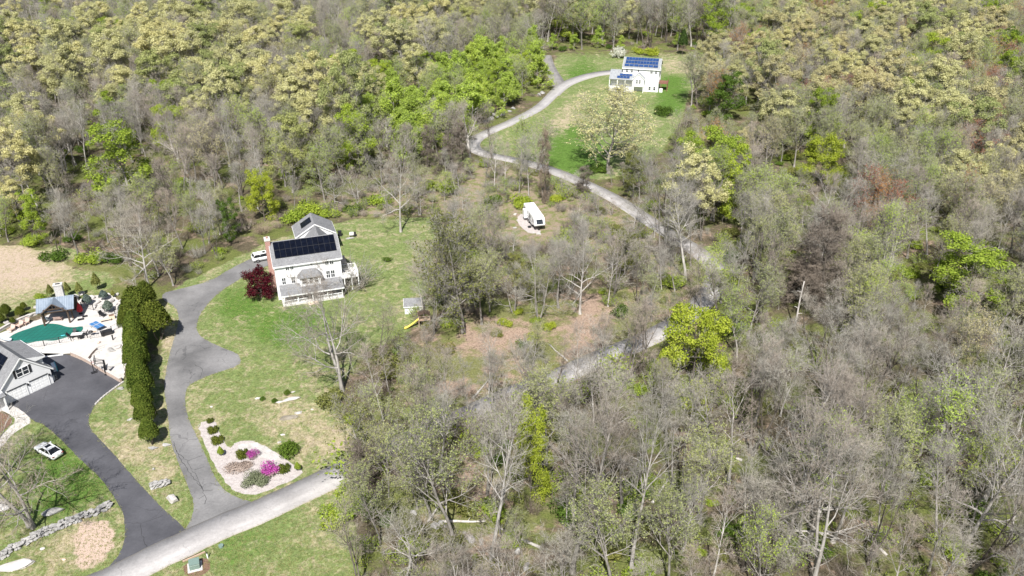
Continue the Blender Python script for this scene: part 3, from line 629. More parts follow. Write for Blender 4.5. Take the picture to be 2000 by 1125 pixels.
for x in (-4.1, -1.4, 1.2, 3.7): MB().box(x - .1, x + .1, -2.35, -2.15, .9, 4.1).build('porch_post', M_['white_trim'], fh)
MB().box(-4.2, 3.9, -2.4, -.25, -.1, .9).build('porch_floor', M_['concrete'], fh)
railing(fh, [(-4.1, -2.25), (3.7, -2.25)], .9, .9, step=.3)
MB().box(12.25, 15.2, 1.8, 5.4, 2.5, 2.7).build('deck_floor', M_['wood_red'], fh); railing(fh, [(12.3, 1.85), (15.15, 1.85), (15.15, 5.35)], 2.7, .95, 'wood_red', .3)
for x, y in ((15.0, 2.0), (15.0, 5.2), (13.0, 2.0)): MB().box(x - .08, x + .08, y - .08, y + .08, 0, 2.5).build('deck_post', M_['wood_red'], fh)
MB().box(12.6, 13.7, .2, 1.2, 0, 1.1).build('meter_box', M_['white_trim'], fh)

# ------------------------------------------------------------ pool pavilion
g1 = G(89.2, 629.7); pv = thing('pavilion', 'timber pool pavilion with blue-grey metal roof and stone chimney', 'pavilion', (g1.x, g1.y, 0), math.radians(17))
pe, prd, yf, yb, ym_ = 2.75, 4.3, -1.45, 3.75, 1.15
r = MB(); r.slab([(-.8, yf, pe), (5.5, yf, pe), (5.5, ym_, prd), (-.8, ym_, prd)], .1); r.slab([(5.5, yb, pe), (-.8, yb, pe), (-.8, ym_, prd), (5.5, ym_, prd)], .1); r = r.build('roof', M_['metal_roof'], pv)
sp = (prd - pe) / (ym_ - yf)
for i in range(17):
    x = -.75 + 6.2 * i / 16
    if .1 < x < 4.3:
        k = abs(x - 2.2) / 2.05; y0 = -1.45 + 2.6 * (1 - k) * .92
        if y0 > .9: continue
    else: y0 = yf
    MB().prism([(y0, pe + sp * (y0 - yf) + .002), (ym_, prd + .002), (ym_, prd + .07), (y0, pe + sp * (y0 - yf) + .07)], 0, x - .025, x + .025).build('seam', M_['metal_roof'], r)
fg = MB(); ap = Vector((2.2, -1.75, 4.42)); bk = Vector((2.2, 1.1, 4.42)); Lf = Vector((.05, -1.75, 2.78)); Rf = Vector((4.35, -1.75, 2.78)); Lb = Vector((.05, -1.2, 2.84)); Rb = Vector((4.35, -1.2, 2.84))
fg.slab([Lf, ap, bk, Lb], .09); fg.slab([ap, Rf, Rb, bk], .09); fg.build('gable_roof', M_['metal_roof'], pv)
for a, b in ((Lf, ap), (ap, Rf)):
    dv = (b - a).normalized(); MB().tube([a - Vector((0, .02, .12)), b - Vector((0, .02, .12))], .12, 4).build('rafter', M_['wood_dark'], pv)
MB().box(.5, 3.9, -1.72, -1.55, 3.15, 3.35).build('tie_beam', M_['wood_dark'], pv)
for k in range(5): MB().box(1.0 + k * .55, 1.1 + k * .55, -1.7, -1.6, 3.35, 3.5 + .5 * (1 - abs(k - 2) / 2.2)).build('strut', M_['wood_dark'], pv)
for x, y in ((0, 0), (4.6, .2), (-.5, 3.3), (5.2, 3.3), (.1, -1.4), (4.3, -1.4)):
    MB().box(x - .13, x + .13, y - .13, y + .13, 0, 2.72).build('post', M_['wood_dark'], pv)
MB().box(-.6, 5.3, -1.45, -1.25, 2.5, 2.7).build('beam', M_['wood_dark'], pv); MB().box(-.6, 5.3, 3.2, 3.4, 2.5, 2.7).build('beam', M_['wood_dark'], pv)
MB().box(-.4, 5.1, 3.42, 3.6, 0, 2.5).build('back_wall', M_['wood_dark'], pv)
ch = MB().box(1.9, 3.3, 3.65, 4.6, -.05, 5.3).build('chimney', M_['chimney_stone'], pv); MB().box(1.8, 3.4, 3.55, 4.7, 5.3, 5.45).build('chimney_cap', M_['concrete'], ch); MB().box(2.2, 3.0, 3.9, 4.35, 5.45, 5.5).build('flue', M_['black_metal'], ch)
# ------------------------------------------------------------ tree kit (meshes shared by copies)
def unit(v): return v / np.maximum(np.linalg.norm(v, axis=-1, keepdims=True), 1e-9)
def march(p0, d0, L, nseg, wig, up, rng):
    N = len(p0); pts = np.zeros((N, nseg + 1, 3)); pts[:, 0] = p0; d = unit(d0.copy()); st = (L / nseg)[:, None]
    for i in range(nseg):
        d = unit(d + rng.normal(0, wig, (N, 3)) + np.array([0, 0, up])); pts[:, i + 1] = pts[:, i] + d * st
    return pts
def spawn(pts, rad, n, tmin, tmax, ang, rng):
    """n children per parent: start points, directions, parent radius at start, parameter t"""
    N, S1, _ = pts.shape; S_ = S1 - 1
    t = (tmin + (tmax - tmin) * (np.arange(n)[None] + rng.random((N, n))) / n)
    f = t * S_; i = np.minimum(f.astype(int), S_ - 1); w = (f - i)[..., None]; ar = np.arange(N)[:, None]
    p = pts[ar, i] * (1 - w) + pts[ar, i + 1] * w; tan = unit(pts[ar, i + 1] - pts[ar, i])
    r = rad[ar, i] * (1 - w[..., 0]) + rad[ar, i + 1] * w[..., 0]
    a = unit(np.cross(tan, rng.normal(size=(N, n, 3)))); th = np.radians(rng.normal(ang, ang * 0.2, (N, n)))[..., None]
    d = tan * np.cos(th) + a * np.sin(th)
    return p.reshape(-1, 3), d.reshape(-1, 3), r.ravel(), t.ravel()
def tubes(pts, rad, k):
    N, S1, _ = pts.shape; tan = unit(np.gradient(pts, axis=1)); ref = unit(np.array([0.31, 0.83, 0.17]) + 0 * pts)
    a = unit(np.cross(tan, ref)); b = np.cross(tan, a); w = 2 * np.pi * np.arange(k) / k
    V = pts[:, :, None] + rad[:, :, None, None] * (a[:, :, None] * np.cos(w)[:, None] + b[:, :, None] * np.sin(w)[:, None])
    ids = np.arange(N * S1 * k).reshape(N, S1, k); nx = np.roll(ids, -1, 2)
    Q = np.stack([ids[:, :-1], nx[:, :-1], nx[:, 1:], ids[:, 1:]], -1).reshape(-1, 4)
    return V.reshape(-1, 3), Q
def spikes(p, d, L, r, rng):
    N = len(p); d = unit(d); a = unit(np.cross(d, rng.normal(size=(N, 3)))); b = np.cross(d, a); V = np.zeros((N, 4, 3))
    for k in range(3):
        w = 2 * np.pi * k / 3; V[:, k] = p + (a * math.cos(w) + b * math.sin(w)) * r[:, None]
    V[:, 3] = p + d * L[:, None]; i = np.arange(N)[:, None] * 4
    T = np.concatenate([i + np.array([0, 1, 3]), i + np.array([1, 2, 3]), i + np.array([2, 0, 3])], 0)
    return V.reshape(-1, 3), T
def leaves(p, size, rng, upb=0.5, out=None):
    N = len(p); n = rng.normal(size=(N, 3)); n[:, 2] += upb
    if out is not None: n += out
    n = unit(n); a = unit(np.cross(n, rng.normal(size=(N, 3)))); b = np.cross(n, a); s = (size * rng.uniform(.6, 1.25, N))[:, None]
    V = np.stack([p - a * s * .5 - b * s * .32, p + a * s * .5 - b * s * .25 + n * s * .12, p + a * s * .55 + b * s * .3, p - a * s * .45 + b * s * .35 + n * s * .12], 1).reshape(-1, 3)
    return V, np.arange(N * 4).reshape(-1, 4)
class Acc:
    def __init__(s): s.V = []; s.Q = []; s.T = []; s.n = 0
    def add(s, V, Q=None, T=None):
        s.V.append(V)
        if Q is not None and len(Q): s.Q.append(Q + s.n)
        if T is not None and len(T): s.T.append(T + s.n)
        s.n += len(V)
    def mesh(s, name, mat, smooth=False):
        me = np_mesh(name, np.concatenate(s.V), np.concatenate(s.Q) if s.Q else None, np.concatenate(s.T) if s.T else None, smooth)
        me.materials.append(MATS[mat]); return me
def make_tree(seed, H=18., R=5., rt=.28, t0=.42, n1=11, n2=7, n3=6, ntw=8, lo=20, hi=62, wig=.12, twl=1.1, twr=.022,
              leaf=0, lsize=.3, shell=0.0, lobes=0, lobe_r=1.4, fork=1, lean=0.06, profile='oval', bark='bark_grey', twig='twig_grey', lmat=None, low=0):
    """returns (trunk mesh, crown mesh) for a tree of height about H and crown radius R, base at origin"""
    rng = np.random.default_rng(seed); tr = Acc(); cr = Acc()
    # stem(s)
    N = fork; az = rng.uniform(0, 6.28, N) + np.arange(N) * 6.28 / max(1, N); tilt = (0.0 if fork == 1 else 0.22)
    d0 = np.stack([np.cos(az) * tilt + rng.normal(0, lean, N), np.sin(az) * tilt + rng.normal(0, lean, N), np.ones(N)], 1)
    p0 = np.stack([np.cos(az), np.sin(az), np.zeros(N)], 1) * (rt * .8 if fork > 1 else 0); p0[:, 2] = -0.25
    stem = march(p0, d0, np.full(N, H * .93) * rng.uniform(.86, 1.0, N), 12, .05, .05, rng)
    tt = np.linspace(0, 1, 13); rs = rt / (1 if fork == 1 else fork ** .4)
    srad = np.tile(rs * (1 - .93 * tt ** .9) * (1 + .5 * np.exp(-tt * 28)), (N, 1)); V, Q = tubes(stem, srad, 8); tr.add(V, Q)
    # limbs
    nn = max(3, int(n1 / fork)); p, d, r, t = spawn(stem, srad, nn, t0, .97, 60, rng); k = (t - t0) / (1 - t0)
    el = np.radians(lo + (hi - lo) * k + rng.normal(0, 8, len(k))); az = rng.uniform(0, 6.28, len(k)) if fork > 1 else (np.arange(len(k)) * 2.4 + rng.uniform(-.5, .5, len(k)))
    d = np.stack([np.cos(el) * np.cos(az), np.cos(el) * np.sin(az), np.sin(el)], 1)
    prof = {'oval': np.sqrt(np.clip(1 - (1.15 * k - .25) ** 2, .08, 1)), 'cone': 1.02 - .85 * k, 'vase': .55 + .55 * np.sin(k * 2.6 + .3), 'dome': np.clip(1.05 - .6 * k ** 2, .1, 2)}[profile]
    L1 = R * prof / np.maximum(.42 if lobes == 0 else .55, np.cos(el)) * rng.uniform(.72, 1.15, len(k)); L1 = np.minimum(L1, (H * 1.02 - p[:, 2]) / np.maximum(.2, np.sin(el)) * 1.0)
    b1 = march(p, d, L1, 6, wig, .05, rng); r1 = np.minimum(r * .66, .03 + L1 * .024); ra1 = r1[:, None] * (1 - .85 * np.linspace(0, 1, 7)[None]); V, Q = tubes(b1, ra1, 5); tr.add(V, Q)
    if low:
        p, d, r, t = spawn(stem, srad, low, .12, t0, 80, rng); L = rng.uniform(.15, .5, len(p)) * R; bb = march(p, d, L, 4, .2, -.02, rng)
        V, Q = tubes(bb, np.minimum(r * .3, .05)[:, None] * (1 - .8 * np.linspace(0, 1, 5)[None]), 4); tr.add(V, Q)
        p, d, r, t = spawn(bb, np.full((len(bb), 5), .02), 9, .2, 1, 50, rng); V, T = spikes(p, d, rng.uniform(.5, 1.3, len(p)) * twl, np.full(len(p), twr), rng); cr.add(V, None, T)
    # branches, branchlets, twigs (also off the stem tops)
    Lr = np.repeat(L1, n2); p, d, r, t = spawn(b1, ra1, n2, .22, 1., 42, rng); L2 = np.minimum(Lr * (.62 - .32 * t), R) * rng.uniform(.6, 1.2, len(t)) + .3
    b2 = march(p, d, L2, 4, wig * 1.3, .06, rng); ra2 = np.minimum(r * .62, .062)[:, None] * (1 - .75 * np.linspace(0, 1, 5)[None]) + .006; V, Q = tubes(b2, ra2, 4); tr.add(V, Q)
    p, d, r, t = spawn(b2, ra2, n3, .15, 1., 45, rng); L3 = np.repeat(L2, n3) * (.6 - .25 * t) * rng.uniform(.6, 1.3, len(t)) + .25
    b3 = march(p, d, L3, 2, wig * 1.5, .07, rng); ra3 = np.maximum(.010, np.minimum(r * .55, .022))[:, None] * np.linspace(1, .55, 3)[None]; V, Q = tubes(b3, ra3, 3); cr.add(V, Q)
    p, d, r, t = spawn(b3, ra3, ntw, .1, 1., 42, rng); Lt = twl * rng.uniform(.4, 1.2, len(t)); d[:, 2] += .15
    if ntw: V, T = spikes(p, d, Lt, np.full(len(t), twr) * rng.uniform(.6, 1.2, len(t)), rng); cr.add(V, None, T)
    tm = tr.mesh('trunk', bark, True); cm_acc = cr
    if leaf:
        pp = p + unit(d) * (Lt * rng.uniform(.2, 1., len(t)))[:, None]; c = np.array([0, 0, H * (t0 + .35)])
        if shell > 0:    # leaves thickest on the sunlit outside of the crown
            q = (pp - c) / np.array([R, R, H * .42]); rad = np.linalg.norm(q, axis=1) + .22 * q[:, 2]; w = np.clip((rad - shell) / .35, 0.03, 1)
        else: w = np.ones(len(pp))
        # clumpiness
        cell = np.floor(pp / (R * .13)).astype(int); h = (np.sin(cell[:, 0] * 12.9 + cell[:, 1] * 78.2 + cell[:, 2] * 37.7 + seed) * 43758.5) % 1.0
        if not lobes: w = w * np.clip(h * 1.4, .22, 1)
        w /= w.sum()
        ii = rng.choice(len(pp), leaf, p=w); lp = pp[ii] + rng.normal(0, lsize * .75, (leaf, 3)); V, Q = leaves(lp, lsize, rng, .6, unit(lp - c) * .9)
        if lobes:        # billowing heads: leaves on many small domes at the branch ends
            pc_ = pp[rng.choice(len(pp), lobes, p=w)]; li = rng.integers(0, lobes, leaf); dr_ = rng.normal(size=(leaf, 3)); dr_[:, 2] = np.abs(dr_[:, 2]) * 1.0 - .45; dr_ = unit(dr_ + unit(pc_ - c)[li] * .6)
            lr_ = lobe_r * rng.uniform(.6, 1.25, lobes); lp = pc_[li] + dr_ * (lr_[li] * (1 - .42 * rng.random(leaf) ** 2))[:, None] * np.array([1, 1, .95]) + rng.normal(0, .14, (leaf, 3)); V, Q = leaves(lp, lsize, rng, .4, dr_ * 1.5)
        lf = Acc(); lf.add(V, Q)
        # twigs and leaves share the crown part: two material slots
        Vc = np.concatenate(cr.V + lf.V); nq = sum(len(q) for q in cr.Q); Qs = np.concatenate(cr.Q + [lf.Q[0] + cr.n]); Ts = np.concatenate(cr.T) if cr.T else None
        me = np_mesh('crown', Vc, Qs, Ts); me.materials.append(MATS[twig]); me.materials.append(MATS[lmat])
        mi = np.zeros(len(me.polygons), np.int32); mi[nq:len(Qs)] = 1; me.polygons.foreach_set('material_index', mi); cm = me
    else: cm = cr.mesh('crown', twig)
    return tm, cm
def make_blob(seed, R, H, leaf, lsize, lmat, lobes=7, base=0.0, stems=5, taper=0.0, bark='bark_dark', spiky=0.0, jag=.16, twigs=0, twig='twig_brown', top_mat=None, top_h=.55, multi=0):
    """bush or dense evergreen: leaves on a lumpy volume, a few stems inside"""
    rng = np.random.default_rng(seed); tr = Acc(); cr = Acc()
    az = rng.uniform(0, 6.28, stems); d = np.stack([np.cos(az) * R * .5, np.sin(az) * R * .5, np.full(stems, H * .75)], 1)
    p0 = np.stack([np.cos(az) * R * .08, np.sin(az) * R * .08, np.full(stems, -.1)], 1); st = march(p0, unit(d), np.full(stems, H * .7), 5, .12, .1, rng)
    V, Q = tubes(st, np.tile(np.linspace(max(.015, R * .04), .01, 6), (stems, 1)), 5); tr.add(V, Q)
    dirs = unit(rng.normal(size=(leaf, 3))); dirs[:, 2] = np.abs(dirs[:, 2]) * 1.0 - .35 * rng.random(leaf); dirs = unit(dirs)
    lob = unit(rng.normal(size=(lobes * 3, 3))); lum = np.max(dirs @ lob.T, axis=1)
    rad = (1 - jag * 2.2 * (1 - lum)) * (1 - .45 * rng.random(leaf) ** 2.2) * (1 + spiky * rng.normal(0, 1, leaf))
    c = np.array([0, 0, base + (H - base) * (.42 if not taper else .5)])
    q = dirs * rad[:, None]; zz = q[:, 2:3]; V_ = np.empty((leaf, 3)); up = (H - base) * np.where(zz > 0, .58 if not taper else .5, .42 if not taper else .5)
    V_[:, 2:3] = c[2] + zz * up; k = np.clip((V_[:, 2] - base) / max(.1, H - base), 0, 1); wid = R * ((1 - taper * k) if taper else 1.0)
    V_[:, :2] = q[:, :2] * np.asarray(wid).reshape(-1, 1) if taper else q[:, :2] * R
    if multi:
        sub = rng.integers(0, multi, leaf); a_ = rng.uniform(0, 6.28, multi); rr_ = R * rng.uniform(.15, .85, multi); sc_ = rng.uniform(.38, .75, multi); hz_ = rng.uniform(.55, 1.1, multi)
        V_[:, :2] = V_[:, :2] * sc_[sub][:, None] + np.stack([np.cos(a_) * rr_, np.sin(a_) * rr_], 1)[sub]; V_[:, 2] *= hz_[sub]
    V_[:, 2] = np.maximum(V_[:, 2], .06)
    if twigs:
        tp = V_[rng.integers(0, leaf, twigs)]; td = unit(tp - np.array([0, 0, H * .1])) + rng.normal(0, .3, (twigs, 3)); L = rng.uniform(.25, .6, twigs) * H * .6
        V, T = spikes(tp - unit(td) * L[:, None] * .6, td, L, np.full(twigs, .014), rng); tr.add(V, None, T)
    V, Q = leaves(V_, lsize, rng, .3, dirs * 1.3); cr.add(V, Q)
    cm = cr.mesh('crown', lmat)
    if top_mat:
        cm.materials.append(MATS[top_mat]); mi = (V_[:, 2] + rng.normal(0, H * .06, leaf) > H * top_h).astype(np.int32)
        cm.polygons.foreach_set('material_index', mi)
    return tr.mesh('stems', bark if not twigs else twig), cm
def make_brush(seed, R, H, n=60, tw=9, twig='twig_pink', leaf=0, lmat=None, lsize=.16):
    rng = np.random.default_rng(seed); tr = Acc(); cr = Acc(); az = rng.uniform(0, 6.28, n); rr = R * .35 * np.sqrt(rng.random(n))
    p0 = np.stack([np.cos(az) * rr, np.sin(az) * rr, np.full(n, -.05)], 1); d = np.stack([np.cos(az) * rng.uniform(.1, .9, n) * R / H, np.sin(az) * rng.uniform(.1, .9, n) * R / H, np.ones(n)], 1)
    st = march(p0, d, H * rng.uniform(.6, 1.1, n), 4, .16, .02, rng); ra = np.tile(np.linspace(.022, .008, 5), (n, 1)); V, Q = tubes(st, ra, 3); tr.add(V, Q)
    p, d, r, t = spawn(st, ra, tw, .2, 1., 45, rng); L = rng.uniform(.3, 1, len(p)) * H * .35; V, T = spikes(p, d, L, np.full(len(p), .013), rng); cr.add(V, None, T)
    tm = tr.mesh('stems', twig)
    if leaf:
        ii = rng.integers(0, len(p), leaf); lp = p[ii] + unit(d[ii]) * (L[ii] * rng.random(leaf))[:, None]; V, Q = leaves(lp, lsize, rng, .4)
        lf = Acc(); lf.add(V, Q); me = np_mesh('crown', np.concatenate(cr.V + lf.V), lf.Q[0] + cr.n, np.concatenate(cr.T)); me.materials.append(MATS[twig]); me.materials.append(MATS[lmat])
        mi = np.zeros(len(me.polygons), np.int32); mi[:leaf] = 1; me.polygons.foreach_set('material_index', mi); return tm, me
    return tm, cr.mesh('crown', twig)
KIT = {}          # kind -> list of (part meshes, nominal height)
def kit(kind, meshes, H):
    top = 0.0
    for m in meshes:
        co = np.empty(len(m.vertices) * 3, np.float32); m.vertices.foreach_get('co', co); top = max(top, float(np.percentile(co[2::3], 99.6)))
    KIT.setdefault(kind, []).append((meshes, top))
def recolor(kind_from, kind_to, lmat):
    for (tm, cm), H in KIT[kind_from]:
        c = cm.copy(); c.materials[len(c.materials) - 1] = MATS[lmat]; kit(kind_to, (tm, c), H)
for s in range(5): kit('bare', make_tree(100 + s, 20, [3.3, 3.9, 2.9, 3.6, 3.2][s], .31, [.42, .34, .48, .38, .45][s], 13, 7, 5, 6, 50, 80, .085, .9, .016, fork=[1, 2, 1, 1, 2][s], twig=['twig_grey', 'twig_pink', 'twig_grey', 'twig_pink', 'twig_grey'][s], bark=['bark_grey', 'bark_dark', 'bark_pale', 'bark_grey', 'bark_dark'][s], low=3), 17)
for s in range(3): kit('bare_wide', make_tree(130 + s, 17, 7.4, .38, .25, 14, 8, 6, 6, 12, 62, .15, 1.15, .017, fork=[1, 2, 3][s], profile='dome', bark=['bark_pale', 'bark_pale', 'bark_grey'][s], twig=['twig_grey', 'twig_pink', 'twig_grey'][s], low=4), 17)
for s in range(3): kit('slim', make_tree(150 + s, 17, 2.1, .18, .35, 12, 6, 4, 6, 48, 78, .08, .8, .016, bark=['bark_pale', 'bark_grey', 'bark_pale'][s], twig=['twig_grey', 'twig_grey', 'twig_pink'][s], low=3), 15)
for s in range(5): kit('oak', make_tree(200 + s, 18, [6.0, 5.2, 6.6, 5.6, 6.2][s], .32, [.34, .42, .3, .38, .36][s], 14, 7, 6, 5, 15, 66, .13, .9, .02, leaf=13500, lsize=.27, shell=.45, lobes=[80, 70, 95, 85, 75][s], lobe_r=[1.15, 1.2, 1.1, 1.05, 1.3][s], profile='dome', lmat=['leaf_oak', 'leaf_oak', 'leaf_pale', 'leaf_oak', 'leaf_oak'][s], bark='bark_grey', twig='twig_grey'), 18)
for s in range(3): kit('green', make_tree(230 + s, 14, 4.6, .22, .22, 12, 7, 6, 4, 10, 62, .13, .8, .018, leaf=9500, lsize=.27, shell=.25, lobes=75, lobe_r=1.15, profile='oval', lmat='leaf_green', bark='bark_grey'), 14)
for s in range(2): kit('lime', make_tree(240 + s, 12, 5.0, .24, .14, 13, 7, 6, 3, 5, 68, .13, .8, .016, leaf=17000, lsize=.25, shell=.15, lobes=110, lobe_r=1.35, profile='dome', lmat='leaf_lime', bark='bark_dark'), 12)
for s in range(3): kit('beech', make_tree(250 + s, 13, 4.2, .18, .15, 13, 7, 5, 5, 5, 55, .12, .8, .016, leaf=7000, lsize=.28, shell=0, profile='cone', lmat='leaf_spring', bark='bark_pale'), 13)
for s in range(3): kit('haze', make_tree(260 + s, 17, 3.8, .26, .32, 12, 7, 6, 5, 40, 76, .10, .9, .016, leaf=4200, lsize=.16, shell=.2, lmat='leaf_pale', bark='bark_grey', twig='twig_grey'), 16)
for s in range(2): kit('openoak', make_tree(270 + s, 18, 7.2, .36, .2, 16, 8, 7, 5, 8, 66, .14, 1.0, .018, leaf=11000, lsize=.22, shell=.1, profile='dome', lmat='leaf_oak', bark='bark_grey', fork=[1, 2][s]), 18)
for s in range(2): kit('ivy', make_tree(275 + s, 17, 4.4, .3, .2, 15, 7, 6, 6, 10, 68, .14, 1.0, .018, leaf=4200, lsize=.22, shell=0, lmat='leaf_olive', bark='bark_grey'), 17)
KIT['oak_tan'] = []
for q in (1, 3, 4): (tm_, cm_), H_ = KIT['oak'][q]; c_ = cm_.copy(); c_.materials[1] = MATS['leaf_tan']; KIT['oak_tan'].append(((tm_, c_), H_))
recolor('green', 'olive', 'leaf_olive'); recolor('green', 'deep', 'leaf_deep'); recolor('haze', 'red', 'leaf_red'); recolor('haze', 'orange', 'leaf_orange'); recolor('haze', 'budding', 'leaf_tan'); recolor('haze', 'flush', 'leaf_spring')
for s in range(2): kit('vine', make_tree(280 + s, 14, 2.6, .30, .05, 26, 6, 5, 9, -15, 50, .22, 1.0, .022, bark='bark_dark', twig='twig_brown', low=8), 14)
for s in range(3): kit('bush', make_blob(300 + s, 1.8, 2.2, 1700, .19, 'leaf_green', 7, stems=6, jag=.35, spiky=.10, multi=7, twigs=60, twig='twig_grey'), 2.2)
recolor('bush', 'bush_deep', 'leaf_deep'); recolor('bush', 'bush_lime', 'leaf_lime'); recolor('bush', 'bush_olive', 'leaf_olive')
for s in range(3): kit('brush', make_brush(320 + s, 2.0, 2.6, 55, 9, ['twig_brown', 'twig_grey', 'twig_pink'][s]), 2.6)
for s in range(2): kit('brush_leaf', make_brush(330 + s, 2.1, 2.7, 45, 8, 'twig_grey', 700, 'leaf_green', .18), 2.7)
for s in range(3): kit('thuja', make_blob(340 + s, [2.9, 2.6, 2.75][s], 7.5, 9000, .22, 'leaf_thuja', 14, base=.05, stems=3, taper=.55, jag=.17, spiky=.03), 7.5)
for s in range(2): kit('cedar', make_blob(350 + s, 3.2, 7.5, 6500, .26, 'leaf_cedar', 8, base=.3, stems=3, taper=.45, jag=.3, spiky=.06), 7.5)
kit('fir', make_blob(360, 1.0, 3.0, 1500, .20, 'leaf_olive', 6, base=.1, stems=1, taper=.85, jag=.2, spiky=.08), 3.0)
kit('spruce', make_blob(361, 1.0, 1.9, 1500, .17, 'leaf_spruce', 6, base=.05, stems=1, taper=.6, jag=.14), 1.9)
kit('pine', make_blob(362, 3.6, 11, 6000, .34, 'leaf_conifer', 8, base=.5, stems=2, taper=.6, jag=.3), 11)
def place(kind, loc, H, name, label, cat='tree', group=None, var=None, rot=None, sxy=1.0, lean=(0, 0)):
    (tm, cm), Hn = KIT[kind][(random.randrange(len(KIT[kind])) if var is None else var % len(KIT[kind]))]
    e = bpy.data.objects.new(name, None); COL.link(e); s = H / Hn
    e.location = (loc[0], loc[1], 0); e.scale = (s * sxy, s * sxy, s); e.rotation_euler = (lean[0], lean[1], random.uniform(0, 6.28) if rot is None else rot); e.empty_display_size = 0.4
    t = bpy.data.objects.new('trunk' if cat == 'tree' else 'stems', tm); c = bpy.data.objects.new('crown' if cat == 'tree' else 'foliage', cm)
    for o in (t, c): COL.link(o); o.parent = e
    tag(e, label, cat, group); return e
# ------------------------------------------------------------ named trees that can be picked out in the photograph
def tree_px(kind, bx, by, ty, name, label, sxy=1.0, var=None, rot=None, lean=(0, 0), cat='tree', group=None, hmul=1.0):
    g = G(bx, by); H = height_at(bx, ty, g.y) * hmul
    return place(kind, g, H, name, label, cat, group, var, rot, sxy, lean), g
HERO = []
def hero(*a, **k):
    e, g = tree_px(*a, **k); HERO.append((g.x, g.y, 4.0)); return e
hero('openoak', 1188, 338, 168, 'oak_tree', 'tall open-grown oak with yellow-green crown standing in the lawn below the far house', 1.25, 0)
hero('bare_wide', 1296, 520, 288, 'oak_tree', 'tall budding bare oak beside the bend of the woodland road', .8, 2)
hero('bare', 1338, 548, 345, 'bare_tree', 'bare tree with pale straight trunk at the edge of the grey road bend', 1.15, 2)
hero('bare_wide', 1133, 613, 445, 'bare_tree', 'dark low-branching bare tree above the leaf-strewn clearing', .75, 0)
hero('bare_wide', 1052, 624, 462, 'bare_tree', 'white-limbed multi-stemmed bare tree beside the leaf-strewn clearing', .75, 2)
hero('ivy', 905, 650, 415, 'ivy_tree', 'tallest dark olive ivy-clad tree right of the small shed', .95, 0)
hero('ivy', 872, 600, 425, 'ivy_tree', 'olive-green leafy tree above the small shed, left of its ivy-clad twin', .8, 1)
hero('ivy', 935, 590, 440, 'ivy_tree', 'dark green leafy tree behind the ivy-clad trees near the shed', .8, 2)
hero('haze', 960, 520, 395, 'budding_tree', 'light yellow-green budding tree left of the camper trailer', 1.0, 0)
hero('bare_wide', 668, 760, 528, 'bare_tree', 'large white-barked bare tree on the lawn in front of the near house', 1.0, 1, 1.0)
hero('bare', 735, 705, 590, 'bare_tree', 'smaller bare tree on the lawn right of the large white-barked one', 1.1, 1)
hero('bare_wide', 846, 652, 525, 'bare_tree', 'dark spreading bare tree leaning over the small shed', .9, 2)
hero('bare_wide', 783, 453, 268, 'bare_tree', 'dark-trunked bare tree standing alone above the near lawn', .62, 0)
hero('bare_wide', 291, 562, 405, 'bare_tree', 'spreading bare tree with long limbs beside the bend of the old driveway', .9, 0)
hero('bare_wide', -20, 960, 740, 'bare_tree', 'bare tree at the left edge beside the walkway', .7, 0)
hero('bare_wide', 61, 1030, 790, 'bare_tree', 'leaning bare tree behind the dry-stone wall near the white sedan', 1.0, 1, 2.0, (0.0, -0.12))
hero('lime', 1348, 765, 606, 'lime_tree', 'bright lime-green round tree in the middle of the bare wood', .92, 0)
hero('lime', 1036, 975, 782, 'green_tree', 'narrow fresh-green tree among bare trunks at the bottom centre', .42, 1)
hero('vine', 1592, 610, 405, 'vine_tree', 'brown vine-smothered tree right of the dead white snag', 1.0, 0)
hero('vine', 1545, 590, 490, 'vine_tree', 'rounded brown vine thicket behind the dead white snag', 1.9, 1)
hero('green', 252, 400, 240, 'green_tree', 'broad green tree with forked dark trunk in the left wood', 1.25, 1)
hero('lime', 517, 432, 332, 'green_tree', 'bright green tree behind the near house left of its rear wing', .7, 1)
hero('deep', 450, 470, 388, 'green_tree', 'dark green tree at the wood edge above the parked white SUV', .8, 0)
hero('deep', 1412, 235, 142, 'copper_tree', 'dense rounded olive and copper tree right of the far house', 1.35, 1)
hero('orange', 1400, 228, 132, 'copper_tree', 'copper-tinged tree top behind the olive tree right of the far house', 1.4, 0)
hero('lime', 1598, 372, 262, 'green_tree', 'vivid green tree in the right wood above the budding pale trees', .95, 1)
hero('lime', 1755, 170, 98, 'green_tree', 'bright yellow-green round tree in the upper right wood', .8, 0)
hero('deep', 1948, 135, 55, 'green_tree', 'deep green rounded tree near the upper right corner', 1.1, 2)
hero('green', 1880, 610, 472, 'green_tree', 'wide fresh-green tree on the right side above the bare wood', 1.5, 2)
hero('red', 1900, 200, 126, 'red_tree', 'dark red budding tree in the upper right wood', 1.0, 0)
hero('red', 1760, 215, 160, 'red_tree', 'small dark red tree top below the yellow-green round tree', .8, 1)
hero('red', 1945, 335, 258, 'red_tree', 'rusty red budding tree at the right edge', .8, 2)
hero('haze', 1495, 590, 400, 'budding_tree', 'pale green budding tree left of the brown vine-smothered tree', .95, 1)
hero('haze', 1470, 520, 385, 'budding_tree', 'green-hazed tree at the roadside bend right of the grey road', .8, 2)
hero('pine', 1332, 108, 58, 'pine_tree', 'dark evergreen at the lawn edge behind the far house', .8)
hero('bare_wide', 1588, 1135, 812, 'bare_tree', 'big white-limbed bare tree forking low at the lower right', .8, 1, .5, (0.0, .08))
hero('bare_wide', 1885, 1070, 790, 'bare_tree', 'tall bare tree leaning right near the lower right edge', .7, 0, None, (0.0, .16))
hero('bare', 958, 1115, 725, 'bare_tree', 'tall twin-limbed bare tree at the bottom, right of the road end', .75, 2)
hero('haze', 886, 1065, 790, 'budding_tree', 'olive-budded tree with pale leaning trunk at the bottom beside the woods edge', 1.0, 0)
